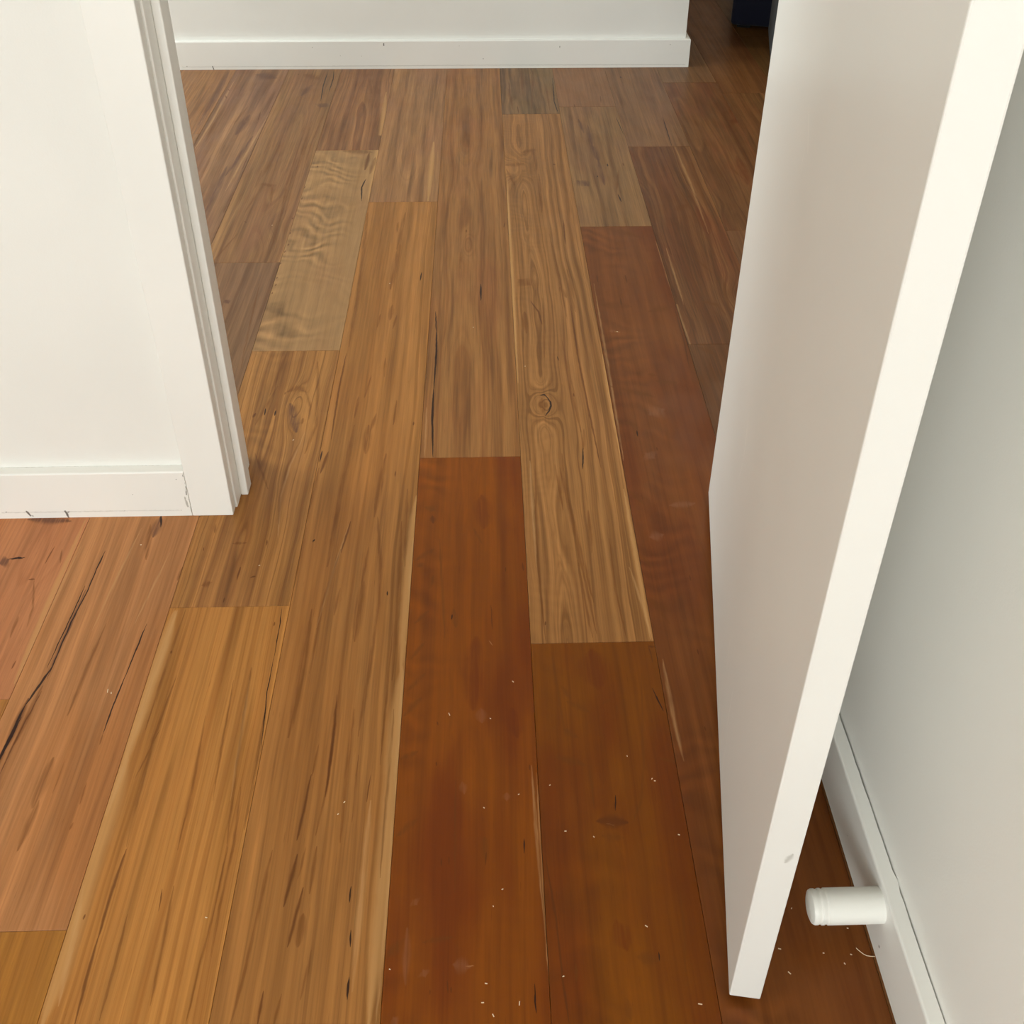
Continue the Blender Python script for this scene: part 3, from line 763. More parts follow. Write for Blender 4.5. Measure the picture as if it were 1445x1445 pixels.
r 3.61 3.61 14.44 556.4 2443 554.9 2286
b 0.84 0.84 3.35 492.6 2178 527.4 2093
b 0.65 3.25 1.14 555.4 2076 539.6 2013
b 3.16 0.63 1.11 539.6 2013 534.1 1922
b 1.20 6.02 2.11 480.2 1968 511.9 1952
b 3.12 0.62 1.09 511.9 1952 523.5 1908
d 0.45 0.45 1.78 444.2 2251 446.9 2179
d 0.41 0.41 1.62 461.0 2214 462.2 2128
b 1.08 1.08 4.33 648.9 3027 651.9 2970
b 1.09 1.09 4.35 708.7 3055 707.6 2969
r 5.76 5.76 23.02 757.6 3025 781.4 3013
b 0.79 0.79 3.15 688.8 2685 707.6 2605
r 2.77 2.77 11.08 723.8 2758 713.3 2569
b 0.80 0.80 3.18 642.8 2759 655.1 2615
d 0.57 0.57 2.30 727.0 3475 742.8 3323
b 0.94 4.72 1.65 788.3 3439 777.6 3237
b 4.51 0.90 1.58 777.6 3237 774.5 3053
b 0.96 0.96 3.85 880.4 3509 883.8 3300
b 1.57 1.57 6.27 440.1 1786 471.8 1759
b 1.13 1.13 4.51 424.4 1697 429.8 1649
b 0.71 0.71 2.82 452.6 1734 457.7 1613
b 0.83 4.15 1.45 574.8 2971 583.9 2711
b 3.83 0.77 1.34 583.9 2711 576.5 2402
l 0.61 3.03 1.06 555.6 2917 560.0 2572
l 2.76 0.55 0.97 560.0 2572 554.9 2286
e 1.62 8.11 2.84 -120.2 1344 -124.6 1179
e 7.38 1.48 2.58 -124.6 1179 -125.5 974
e 1.91 9.57 3.35 -124.2 986 -126.9 818
e 8.65 8.65 0.00 -126.9 818 -128.7 662
e 7.82 1.56 2.74 -128.7 662 -131.6 523
e 2.04 10.19 3.57 -470.2 1097 -472.5 971
e 9.44 1.89 3.30 -472.5 971 -474.9 832
e 2.29 11.47 4.01 -473.4 853 -473.9 731
e 10.58 10.58 0.00 -473.9 731 -472.1 608
e 9.85 1.97 3.45 -472.1 608 -473.6 532
e 1.37 1.37 5.48 -143.7 2876 -145.0 2482
e 1.54 7.69 2.69 -311.8 3288 -300.9 2933
e 7.09 7.09 0.00 -300.9 2933 -301.3 2681
e 6.64 1.33 2.32 -301.3 2681 -299.8 2481
e 0.82 0.82 3.28 63.6 2538 63.4 1669
e 0.68 0.68 2.71 234.8 1353 235.6 1025
e 0.88 4.41 1.54 -665.2 1296 -664.7 1091
e 4.04 0.81 1.41 -664.7 1091 -662.1 969
e 0.82 0.82 3.28 239.3 1764 239.5 1448
"""

KIND = {  # colour, strength, softness
 'k': (srgb(38, 16, 10), 0.95, 0.35), 'd': (srgb(88, 44, 8), 0.75, 0.8), 'b': (srgb(102, 56, 10), 0.55, 0.95), 'p': (srgb(88, 56, 44), 0.75, 0.95),
 'r': (srgb(98, 40, 3), 0.55, 0.98), 'l': (srgb(205, 160, 108), 0.34, 0.98), 'e': (srgb(196, 148, 92), 0.62, 0.9), 's': (srgb(190, 150, 125), 0.09, 0.98)}
marks = []
for ln in MARKS.strip().splitlines():
    f = ln.split(); ws = {'k': 0.75, 'd': 0.85}.get(f[0], 1.0) / 1000.0
    marks.append((f[0],) + tuple(float(q) * ws for q in f[1:4]) + tuple(float(q) / 1000.0 for q in f[4:]))

JOINTS = {-6: [0.20, 1.36, 2.95, 4.6], -5: [0.9437, 1.39, 3.9], -4: [0.629, 1.385, 2.1644], -3: [1.1035, 1.7912, 2.8191], -2: [0.10, 2.4792, 4.3], -1: [-0.2, 1.444, 3.9],
          0: [1.0221, 3.0885], 1: [0.25, 2.33, 3.147], 2: [1.7968, 2.8287], 3: [2.3025, 3.36, 4.9], 4: [1.8, 3.26], 5: [2.7, 3.85], 6: [3.1]}
# figure presets
DEF = dict(ColA=(150, 104, 62), ColB=(104, 64, 30), ColC=(130, 78, 46), ColD=(84, 48, 20), RingFreq=95, RingAmt=0.7, CU=-0.25, CZ=0.02, Slope=0.0, WarpLow=0.05, WarpFine=0.006,
           ZNoise=0.05, Mottle=0.25, Fibre=0.55, Curl=0.0, CurlFreq=18, CurlU0=0.02, CurlU1=0.16, Streak=0.25, Seed=0.0)
PLANKS = [
 (-1, 2.0, dict(Fibre=0.75, ColA=(154, 106, 58), ColB=(122, 76, 36), ColC=(142, 86, 48), RingFreq=60, RingAmt=0.78, CU=0.07, CZ=0.03, ZNoise=0.05, WarpLow=0.03, Mottle=0.5, Streak=0.5, Seed=2.0)),
 (-1, 0.9, dict(CurlU1=0.07, CurlU0=0.02, ColA=(134, 70, 2), ColB=(104, 50, 1), ColC=(106, 44, 1), ColD=(80, 32, 1), RingFreq=40, RingAmt=0.5, CU=0.09, CZ=0.0, ZNoise=0.12, WarpLow=0.06, Mottle=0.8, Fibre=0.3, Curl=0.16, CurlFreq=22, Streak=0.2, Seed=5.2)),
 (0, 2.0, dict(Fibre=0.6, ColA=(168, 117, 66), ColB=(112, 71, 30), ColC=(152, 100, 56), RingFreq=75, RingAmt=0.8, CU=0.05, CZ=0.005, ZNoise=0.10, WarpLow=0.05, WarpFine=0.012, Mottle=0.2, Curl=0.05, CurlFreq=40, Streak=0.25, Seed=8.1)),
 (0, 0.5, dict(CurlU1=0.12, CurlU0=0.03, CurlFreq=14, ColA=(126, 69, 1), ColB=(100, 51, 1), ColC=(102, 42, 1), ColD=(72, 32, 1), RingFreq=34, RingAmt=0.55, CU=0.09, CZ=0.0, ZNoise=0.14, WarpLow=0.05, Mottle=0.7, Fibre=0.32, Curl=0.12, Streak=0.15, Seed=9.3)),
 (0, 3.4, dict(Fibre=0.75, Streak=0.5, ColA=(136, 100, 63), ColB=(96, 66, 40), ColC=(118, 94, 59), RingFreq=90, RingAmt=1.0, CU=0.05, WarpLow=0.06, WarpFine=0.02, Mottle=0.5, Seed=3.6)),
 (1, 2.7, dict(Fibre=0.75, ColA=(144, 106, 66), ColB=(116, 80, 46), ColC=(126, 84, 56), RingFreq=50, RingAmt=0.65, CU=0.08, ZNoise=0.08, Mottle=0.5, Streak=0.5, Seed=6.6)),
 (1, 1.5, dict(CurlU1=0.12, CurlU0=0.02, ColA=(120, 68, 26), ColB=(94, 48, 10), ColC=(102, 48, 14), ColD=(76, 36, 4), RingFreq=34, RingAmt=0.5, CU=0.10, CZ=0.0, ZNoise=0.12, WarpLow=0.05, Mottle=0.7, Fibre=0.32, Curl=0.22, CurlFreq=20, Streak=0.15, Seed=4.4)),
 (1, 3.4, dict(ColA=(140, 98, 63), ColB=(118, 76, 47), RingAmt=0.4, Seed=7.9)),
 (-2, 1.5, dict(ColA=(166, 112, 57), ColB=(120, 76, 29), ColC=(158, 98, 42), ColD=(104, 60, 8), RingFreq=80, RingAmt=0.5, CU=-0.3, WarpLow=0.04, Mottle=0.3, Streak=0.3, Seed=1.3)),
 (-2, 3.0, dict(Fibre=0.75, Streak=0.5, ColA=(156, 112, 70), ColB=(126, 84, 49), ColC=(140, 92, 61), RingFreq=45, RingAmt=0.59, CU=0.09, ZNoise=0.10, WarpLow=0.04, Mottle=0.5, Seed=2.9)),
 (-3, 0.8, dict(ColA=(186, 127, 62), ColB=(142, 85, 30), ColC=(178, 116, 56), ColD=(116, 70, 14), RingFreq=150, RingAmt=0.5, CU=-0.4, WarpLow=0.025, Mottle=0.35, Fibre=0.4, Streak=0.45, Seed=10.7)),
 (-3, 1.4, dict(ColA=(176, 122, 64), ColB=(124, 78, 34), ColC=(156, 104, 62), RingFreq=80, RingAmt=0.8, CU=0.08, CZ=0.0, ZNoise=0.09, WarpLow=0.06, WarpFine=0.014, Mottle=0.3, Curl=0.15, Seed=12.2)),
 (-3, 2.3, dict(CurlU1=0.17, CurlU0=0.03, ColA=(162, 123, 80), ColB=(124, 88, 50), ColC=(148, 104, 66), RingFreq=40, RingAmt=0.35, CU=0.2, WarpLow=0.04, Mottle=0.35, Curl=0.42, CurlFreq=19, Fibre=0.4, Streak=0.1, Seed=13.0)),
 (-3, 3.2, dict(Fibre=0.75, Streak=0.5, ColA=(150, 104, 64), ColB=(112, 68, 39), ColC=(138, 92, 56), RingFreq=60, RingAmt=0.85, CU=0.10, ZNoise=0.07, WarpLow=0.07, Mottle=0.5, Seed=14.5)),
 (-4, 1.8, dict(Fibre=0.75, ColA=(134, 98, 66), ColB=(108, 74, 46), ColC=(120, 84, 58), RingFreq=60, RingAmt=0.78, Mottle=0.5, Streak=0.5, Seed=35.1)),
 (-5, 9.8, dict(ColA=(140, 95, 59), ColB=(112, 69, 42), Mottle=0.5, Seed=36.1)),
 (-4, 1.0, dict(ColA=(186, 128, 80), ColB=(148, 96, 54), ColC=(164, 100, 45), RingFreq=55, RingAmt=0.5, CU=-0.2, WarpLow=0.06, Mottle=0.5, Streak=0.2, Seed=15.8)),
 (-4, 0.2, dict(ColA=(168, 112, 45), ColB=(138, 86, 26), ColC=(160, 98, 37), RingFreq=45, RingAmt=0.5, Mottle=0.5, Streak=0.15, Seed=18.8)),
 (-4, 3.0, dict(Fibre=0.75, Streak=0.5, ColA=(150, 109, 66), ColB=(118, 77, 46), ColC=(128, 85, 59), RingFreq=65, RingAmt=0.78, CU=0.10, ZNoise=0.06, WarpLow=0.06, Mottle=0.6, Seed=16.4)),
 (-5, 1.2, dict(ColA=(192, 128, 84), ColB=(160, 98, 60), ColC=(168, 102, 52), RingFreq=40, RingAmt=0.45, CU=0.12, ZNoise=0.10, WarpLow=0.06, Mottle=0.6, Streak=0.1, Seed=17.7)),
 (-5, 0.5, dict(ColA=(182, 124, 59), ColB=(150, 92, 37), RingAmt=0.5, Seed=22.0)),
 (-5, 9.9, dict(ColA=(152, 109, 68), ColB=(120, 79, 49), ColC=(126, 83, 59), RingFreq=60, RingAmt=0.6, CU=0.1, Mottle=0.6, Seed=23.3)),
 (-6, 3.3, dict(Fibre=0.75, Streak=0.5, ColA=(154, 109, 66), ColB=(124, 81, 47), RingAmt=0.65, Mottle=0.4, Seed=24.1)),
 (2, 2.3, dict(Fibre=0.75, ColA=(128, 85, 47), ColB=(96, 55, 25), ColC=(116, 61, 33), RingFreq=60, RingAmt=1.0, CU=0.0, ZNoise=0.10, WarpLow=0.09, Mottle=0.5, Streak=0.5, Seed=25.5)),
 (2, 3.3, dict(Fibre=0.75, Streak=0.5, ColA=(132, 93, 59), ColB=(112, 75, 46), ColC=(118, 79, 56), RingFreq=40, RingAmt=0.52, CU=0.1, ZNoise=0.1, Mottle=0.6, Seed=26.2)),
 (2, 1.5, dict(ColA=(112, 71, 36), ColB=(88, 53, 22), ColC=(98, 57, 28), RingFreq=55, RingAmt=0.7, WarpLow=0.08, Mottle=0.5, Streak=0.3, Seed=27.1)),
 (3, 2.8, dict(Fibre=0.75, Streak=0.5, ColA=(124, 83, 47), ColB=(96, 57, 28), ColC=(118, 63, 37), RingFreq=50, RingAmt=0.91, CU=0.02, ZNoise=0.10, WarpLow=0.10, Mottle=0.6, Seed=28.4)),
 (3, 1.9, dict(ColA=(124, 83, 51), ColB=(104, 65, 39), RingAmt=0.4, Seed=29.4)),
 (3, 3.8, dict(ColA=(128, 91, 56), ColB=(100, 65, 37), RingAmt=0.6, Mottle=0.4, Seed=30.4)),
 (4, 2.5, dict(Fibre=0.75, Streak=0.5, ColA=(128, 89, 51), ColB=(100, 63, 33), RingAmt=0.78, Mottle=0.4, Seed=31.4)),
 (4, 3.8, dict(ColA=(126, 83, 46), ColB=(96, 57, 28), ColC=(110, 61, 32), RingAmt=0.6, Mottle=0.5, Seed=32.4)),
 (-6, 2.4, dict(ColA=(148, 107, 72), ColB=(118, 81, 50), ColC=(126, 87, 64), RingAmt=0.6, Mottle=0.5, Seed=37.7)),
 (-5, 2.4, dict(Fibre=0.75, Streak=0.5, ColA=(148, 107, 72), ColB=(116, 79, 50), ColC=(124, 85, 64), RingFreq=65, RingAmt=0.85, WarpLow=0.07, Mottle=0.6, Seed=38.7)),
 (5, 3.4, dict(ColA=(116, 81, 42), ColB=(88, 59, 26), ColC=(100, 59, 26), RingAmt=0.6, Mottle=0.6, Seed=41.0)),
 (5, 4.2, dict(ColA=(112, 77, 38), ColB=(86, 55, 22), ColC=(98, 55, 22), RingAmt=0.6, Mottle=0.6, Seed=42.0)),
 (6, 2.6, dict(ColA=(112, 77, 38), ColB=(86, 55, 22), Seed=43.0)),
 (6, 3.9, dict(ColA=(110, 73, 36), ColB=(84, 53, 22), ColC=(96, 53, 22), Mottle=0.6, Seed=44.0)),
]

KNOTS = [  # x, y, su, sv, amp
 (0.110, 1.596, 0.021, 0.050, 0.055), (-0.366, 1.600, 0.018, 0.065, 0.035), (-0.040, 2.245, 0.014, 0.07, 0.025), (0.151, 0.742, 0.02, 0.04, 0.02),
 (0.096, 2.690, 0.030, 0.10, 0.05), (-0.670, 1.10, 0.030, 0.06, 0.03), (0.565, 1.985, 0.03, 0.07, 0.035), (0.118, 1.25, 0.012, 0.10, 0.020), (-0.530, 2.36, 0.03, 0.10, 0.03)]

wood_mats = {}
def plank_mat(name, prm, ox, oy, x0, x1, y0, y1):
    p = dict(DEF); p.update(prm)
    m = bpy.data.materials.new(name); m.use_nodes = True
    t = NT(m.node_tree); b = m.node_tree.nodes['Principled BSDF']
    tc = t.n('ShaderNodeTexCoord')
    P = t.vmath('MULTIPLY', tc.outputs['Object'], (1, 1, 0))
    w = t.n('ShaderNodeGroup'); w.node_tree = g_wood
    t.l(P, w.inputs['P'])
    for k, val in p.items():
        if k.startswith('Col'): w.inputs[k].default_value = srgb(*val)
        elif k in w.inputs: w.inputs[k].default_value = val
    dr = None
    for (kx, ky, su, sv, amp) in KNOTS:
        if x0 - 0.01 < kx < x1 + 0.01 and y0 < ky < y1:
            g = t.n('ShaderNodeGroup'); g.node_tree = g_knot
            t.l(P, g.inputs['P']); g.inputs['A'].default_value = (kx - ox, ky - oy, 0)
            g.inputs['SU'].default_value = su; g.inputs['SV'].default_value = sv; g.inputs['Amp'].default_value = amp
            dr = g.outputs[0] if dr is None else t.math('ADD', dr, g.outputs[0])
    if dr is not None: t.l(dr, w.inputs['DR'])
    col = w.outputs['Color']
    mine = [k for k in marks if x0 <= (k[4] + k[6]) / 2 < x1 and y0 <= (k[5] + k[7]) / 2 < y1]
    if mine:
        wob = t.n('ShaderNodeTexNoise'); wob.inputs['Scale'].default_value = 1.0; wob.inputs['Detail'].default_value = 3
        t.l(t.vmath('MULTIPLY', P, (150, 45, 1)), wob.inputs['Vector'])
        wv = t.vmath('MULTIPLY', t.vmath('SUBTRACT', wob.outputs['Color'], (0.5, 0.5, 0.5)), (0.0028, 0.005, 0))
        PW = t.vmath('ADD', P, wv)
        for kd in 'serlpbdk':
            fac = None
            for k in mine:
                if k[0] != kd: continue
                g = t.n('ShaderNodeGroup'); g.node_tree = g_mark
                t.l(PW, g.inputs['P'])
                g.inputs['A'].default_value = (k[4] - ox, k[5] - oy, 0); g.inputs['B'].default_value = (k[6] - ox, k[7] - oy, 0)
                g.inputs['WA'].default_value = k[1]; g.inputs['WB'].default_value = k[2]; g.inputs['WM'].default_value = k[3]
                g.inputs['Soft'].default_value = KIND[kd][2]
                if fac is not None: t.l(fac, g.inputs['Prev'])
                fac = g.outputs[0]; PW = g.outputs[1]
            if fac is not None:
                if kd in 'bprsl':
                    br = t.noise(t.vmath('MULTIPLY', P, (260, 14, 1)), 2.0, 0.6)
                    fac = t.math('MULTIPLY', fac, t.ramp(br, 0.30, 0.62, 0.45, 1.15), clamp=True)
                col = t.mix(t.math('MULTIPLY', fac, KIND[kd][1]), col, KIND[kd][0])
    t.val(b.inputs['Base Color'], col)
    ro = t.noise(t.vmath('MULTIPLY', P, (14, 8, 1)), 3.0, 0.6)
    t.l(t.ramp(ro, 0.3, 0.7, ROUGH - 0.04, ROUGH + 0.05), b.inputs['Roughness'])
    b.inputs['Specular IOR Level'].default_value = 0.2
    bp = t.n('ShaderNodeBump'); bp.inputs['Strength'].default_value = 0.12; bp.inputs['Distance'].default_value = 0.0006
    t.l(t.noise(t.vmath('MULTIPLY', P, (300, 10, 1)), 1.0, 0.5), bp.inputs['Height']); t.l(bp.outputs[0], b.inputs['Normal'])
    return m
ROUGH = 0.36

m_sub = paint('subfloor_ply', srgb(60, 36, 20), 0.8)
floor = link('floor', box_bm(-2.7, 2.4, YMIN, YMAX, -0.06, -0.0142), m_sub)
tag(floor, 'hardwood board floor running from the room through the doorway into the hall', 'floor', kind='structure')

rnd = random.Random(11)
GEN = []
def gen_params(i):
    rr = random.Random(500 + i)
    base = rr.choice([(150, 104, 62), (140, 95, 58), (132, 82, 46), (158, 112, 68), (124, 74, 38)])
    return dict(ColA=base, ColB=tuple(int(c * 0.70) for c in base), ColC=(int(base[0] * 0.9), int(base[1] * 0.75), int(base[2] * 0.68)), ColD=tuple(int(c * 0.58) for c in base),
                Seed=20 + i * 3.7, CU=rr.choice([-0.2, 0.06, 0.12, -0.3]), CZ=rr.uniform(0, 0.03), ZNoise=0.06, RingFreq=rr.uniform(70, 110), Mottle=rr.uniform(0.1, 0.5), Streak=rr.uniform(0.1, 0.4))
gen_mats = {}
for s in range(SMIN, SMAX + 1):
    xa, xb = X0 + s * W, X0 + (s + 1) * W
    xa, xb = max(xa, -2.7), min(xb, 2.4)
    if xb - xa < 0.005: continue
    js = list(JOINTS.get(s, []))
    if not js: js = [rnd.uniform(0.4, 2.2)]
    y = js[0] - rnd.uniform(1.5, 2.0)
    while y > YMIN + 0.3: js.insert(0, y); y -= rnd.uniform(1.5, 2.1)
    y = js[-1] + rnd.uniform(1.5, 2.0)
    while y < YMAX - 0.3: js.append(y); y += rnd.uniform(1.5, 2.1)
    ends = [YMIN] + js + [YMAX]
    for i in range(len(ends) - 1):
        y0, y1 = ends[i], ends[i + 1]
        prm = None
        for (ps, py, pd) in PLANKS:
            if ps == s and y0 <= py < y1: prm = pd
        g = 0.00022
        bm = box_bm(0, xb - xa - 2 * g, 0, y1 - y0 - 2 * g, -0.014, 0.0, 0)
        bmesh.ops.bevel(bm, geom=[e for e in bm.edges if all(vv.co.z > -0.001 for vv in e.verts)], offset=0.00035, segments=1, affect='EDGES')
        if prm is None:
            gi = rnd.randrange(8)
            has = any(xa <= (k[4] + k[6]) / 2 < xb and y0 <= (k[5] + k[7]) / 2 < y1 for k in marks)
            if has or gi not in gen_mats:
                mt = plank_mat('timber_board', gen_params(rnd.randrange(1000) if has else gi), xa + g, y0 + g, xa, xb, y0, y1)
                if not has: gen_mats[gi] = mt
            else: mt = gen_mats[gi]
        else:
            mt = plank_mat('timber_board', prm, xa + g, y0 + g, xa, xb, y0, y1)
        o = link('plank', bm, mt, floor)
        o.location = (xa + g, y0 + g, 0)

# ------------------------------------------------------------------ walls, ceiling
CEIL = 2.42
YP0, YP1 = 1.3225, 1.4325       # partition faces
XR = 0.4425                     # plaster face of the right wall
def multi(name, boxes, mat):
    bm = bmesh.new()
    for b_ in boxes: add_box(bm, *b_)
    return link(name, bm, mat)
o = multi('wall_front', [(-2.7, -0.439, YP0, YP1, 0, CEIL), (-0.439, 0.428, YP0, YP1, 2.075, CEIL), (0.428, XR, YP0, YP1, 0, CEIL)], m_wall)
tag(o, 'white painted wall left of the doorway, with the door opening cut in it', 'wall', kind='structure')
o = multi('wall_right', [(XR, XR + 0.11, -3.4, YP1, 0, CEIL)], m_wall_brightened)
tag(o, 'white wall on the right behind the open door and door stop', 'wall', kind='structure')
o = multi('wall_far', [(-2.7, 0.697, 3.532, 3.64, 0, FAR_H if 'FAR_H' in globals() else CEIL)], m_wall)
tag(o, 'white hall wall facing the doorway, ending at a free corner', 'wall', kind='structure')
o = multi('wall_back', [(-2.81, -2.55, -3.51, -3.4, 0, CEIL), (-0.05, XR + 0.11, -3.51, -3.4, 0, CEIL), (-2.55, -0.05, -3.51, -3.4, 0, 0.7), (-2.55, -0.05, -3.51, -3.4, 2.2, CEIL)], m_wall)
tag(o, 'white wall behind the photographer, pierced by the room window', 'wall', kind='structure')
o = multi('wall_left', [(-2.81, -2.7, -3.4, 1.95, 0, CEIL), (-2.81, -2.7, 3.15, 5.7, 0, CEIL), (-2.81, -2.7, 1.95, 3.15, 0, 0.6), (-2.81, -2.7, 1.95, 3.15, 2.1, CEIL)], m_wall)
tag(o, 'white outer wall far to the left, with the hall window', 'wall', kind='structure')
o = multi('wall_hall_right', [(2.4, 2.5, YP0, 5.7, 0, CEIL), (XR + 0.11, 2.4, YP0, YP1, 0, CEIL)], m_wall)
tag(o, 'white hall wall out of sight behind the open door', 'wall', kind='structure')
o = multi('wall_hall_end', [(-2.7, 2.4, 5.7, 5.8, 0, CEIL)], m_wall)
tag(o, 'white end wall past the corner of the hall', 'wall', kind='structure')
o = multi('ceiling', [(-2.81, 2.5, -3.51, 5.8, CEIL, CEIL + 0.05)], m_ceil)
tag(o, 'flat white ceiling over room and hall', 'ceiling', kind='structure')

def window(name, axis, c0, c1, z0, z1, pos, label):
    """timber frame with a centre mullion in a wall opening; axis = direction the opening runs"""
    root = bpy.data.objects.new(name, None); C.objects.link(root)
    tag(root, label, 'window', kind='structure')
    def bar(nm, a0, a1, za, zb):
        bx = (a0, a1, pos - 0.03, pos + 0.03, za, zb) if axis == 'x' else (pos - 0.03, pos + 0.03, a0, a1, za, zb)
        link(nm, box_bm(*bx, bev=0.003), m_trim, root)
    bar('frame_side', c0, c0 + 0.05, z0, z1); bar('frame_side', c1 - 0.05, c1, z0, z1)
    bar('frame_rail', c0 + 0.05, c1 - 0.05, z0, z0 + 0.05); bar('frame_rail', c0 + 0.05, c1 - 0.05, z1 - 0.05, z1)
    mid = (c0 + c1) / 2
    bar('mullion', mid - 0.02, mid + 0.02, z0 + 0.05, z1 - 0.05)
window('window_1', 'x', -2.55, -0.05, 0.7, 2.2, -3.475, 'white framed room window behind the photographer')
window('window_2', 'y', 1.95, 3.15, 0.6, 2.1, -2.775, 'white framed hall window in the outer wall')

# ------------------------------------------------------------------ baseboards
def base_profile(front, back, h, r=0.0025):
    """square-set board with eased top front edge; front/back are positions along the wall normal"""
    s_ = 1 if back > front else -1
    return [(front, 0.0), (front, h - r), (front + s_ * r * 0.3, h - r * 0.3), (front + s_ * r, h), (back, h), (back, 0.0)]
o = link('baseboard_front', prism(base_profile(1.3045, 1.3224, 0.095), 'x', -2.7, -0.4908), m_base_front)
tag(o, 'white baseboard under the left wall, butting the door architrave, chipped at the floor', 'baseboard', kind='structure')
# right baseboard stands a hair off the wall: a ragged shadow gap runs along its top
bm = bmesh.new()
rg = random.Random(3)
ys = [-3.4 + i * 0.5 for i in range(7)] + [0.0 + i * 0.012 for i in range(1, 110)]
rows = []
for y in ys:
    gap = 0.0023 + 0.0005 * math.sin(y * 9.0) + rg.uniform(-0.00035, 0.00035)
    if 0.604 < y < 0.618: gap = 0.0001
    gap = max(gap, 0.0001)
    xf, xb = 0.4236, XR - gap; hh = 0.0875; r_ = 0.0025
    prof = [(xf, 0.0), (xf, hh - r_), (xf + r_ * 0.3, hh - r_ * 0.3), (xf + r_, hh), (xb, hh), (xb, 0.0)]
    rows.append([bm.verts.new((px, y, pz)) for px, pz in prof])
for a, b_ in zip(rows, rows[1:]):
    for i in range(6): bm.faces.new((a[i], b_[i], b_[(i + 1) % 6], a[(i + 1) % 6]))
bm.faces.new(rows[0]); bm.faces.new(rows[-1][::-1])
bmesh.ops.recalc_face_normals(bm, faces=bm.faces)
o = link('baseboard_right', bm, m_base_right)
tag(o, 'white baseboard on the right wall with a thin dark crack along its top', 'baseboard', kind='structure')
bm = bmesh.new()
def sweep(bm, path, h, r=0.0025):
    """path: list of (front xy, back xy) stations"""
    rows = []
    for (fx, fy), (bx_, by_) in path:
        d_ = Vector((bx_ - fx, by_ - fy)); k1 = d_ * (r * 0.3 / 0.018); k2 = d_ * (r / 0.018)
        rows.append([bm.verts.new(q) for q in ((fx, fy, 0), (fx, fy, h - r), (fx + k1.x, fy + k1.y, h - r * 0.3), (fx + k2.x, fy + k2.y, h), (bx_, by_, h), (bx_, by_, 0))])
    for a, b_ in zip(rows, rows[1:]):
        for i in range(6): bm.faces.new((a[i], b_[i], b_[(i + 1) % 6], a[(i + 1) % 6]))
    bm.faces.new(rows[0]); bm.faces.new(rows[-1][::-1])
    bmesh.ops.recalc_face_normals(bm, faces=bm.faces)
sweep(bm, [((-2.7, 3.514), (-2.7, 3.532)), ((0.712, 3.514), (0.697, 3.532)), ((0.712, 3.64), (0.697, 3.64))], 0.096)
o = link('baseboard_far', bm, m_base_far)
tag(o, 'white baseboard with nail marks under the far hall wall, turning its corner', 'baseboard', kind='structure')

# ------------------------------------------------------------------ door frame
# left: architrave, jamb and stop
def arch(x0, x1, y0, y1, z1, nm, par):
    return link(nm, box_bm(x0, x1, y0, y1, 0, z1, bev=0.0018, seg=2), m_trim, par)
fr = bpy.data.objects.new('trim_1', None); C.objects.link(fr); fr.location = (-0.42, 1.36, 0)
tag(fr, 'white timber door frame with flat architrave and door stop around the opening', 'door frame', kind='structure')
def par_keep(o, p):
    o.parent = p; o.matrix_parent_inverse = Matrix.Translation(-Vector(p.location)); return o
parts = []
parts.append(arch(-0.4900, -0.4226, 1.3030, YP0 - 0.0002, 2.14, 'architrave', None))
parts.append(arch(-0.4926, -0.4252, YP1 + 0.0002, YP1 + 0.019, 2.14, 'architrave', None))
parts.append(arch(-0.439, -0.4192, YP0, YP1, 2.075, 'jamb', None))
parts.append(arch(-0.4192, -0.4070, 1.3530, 1.3815, 2.05, 'door_stop_bead', None))
parts.append(arch(0.4105, 0.428, YP0, YP1, 2.075, 'jamb', None))
parts.append(arch(0.3985, 0.4105, 1.3620, 1.3905, 2.05, 'door_stop_bead', None))
parts.append(link('head_jamb', box_bm(-0.4192, 0.4105, YP0, YP1, 2.055, 2.075, bev=0.0015), m_trim))
parts.append(link('head_architrave', box_bm(-0.4226, XR, 1.3030, YP0 - 0.0002, 2.072, 2.14, bev=0.0018), m_trim))
parts.append(arch(0.4135, XR - 0.0004, 1.3080, YP0 - 0.0002, 2.07, 'scribed_architrave', None))
for q in parts: par_keep(q, fr)

# ------------------------------------------------------------------ the open door
A1 = Vector((0.37529, 1.32726)); B1 = Vector((0.25066, 0.53563))
dirv = (B1 - A1).normalized(); nrm = Vector((-dirv.y, dirv.x))       # nrm points to +x side (towards the right wall)
if nrm.x < 0: nrm = -nrm
DW = (B1 - A1).length; DT = 0.0327
ZB = 0.012; ZT = 2.045
ang = math.atan2(dirv.y, dirv.x)
door = bpy.data.objects.new('door_1', None); C.objects.link(door)
door.location = (A1.x, A1.y, 0); door.rotation_euler = (0, 0, ang)
tag(door, 'white flush door standing open towards the right wall', 'door', kind='structure')
sgn = 1 if (Matrix.Rotation(ang, 2) @ Vector((0, 1))).dot(nrm) > 0 else -1
def dworld(lx, z, off=-0.0):
    p2 = A1 + dirv * lx + nrm * off
    return (p2.x, p2.y, z)
dm = []
def scuff(lx0, z0, lx1, z1, w, st, mc=PALEM):
    dm.append((mc, st, 0.9, w * 0.3, w * 0.3, w, dworld(lx0, z0), dworld(lx1, z1)))
scuff(0.36, 0.835, 0.40, 0.80, 0.0016, 0.6); scuff(0.38, 0.80, 0.375, 0.775, 0.0012, 0.4)
scuff(0.30, 0.405, 0.315, 0.345, 0.004, 0.40); scuff(0.315, 0.345, 0.30, 0.30, 0.003, 0.30)
scuff(0.44, 0.16, 0.455, 0.115, 0.0016, 0.6); scuff(0.52, 0.16, 0.525, 0.09, 0.0018, 0.5); scuff(0.54, 0.10, 0.545, 0.02, 0.0012, 0.4)
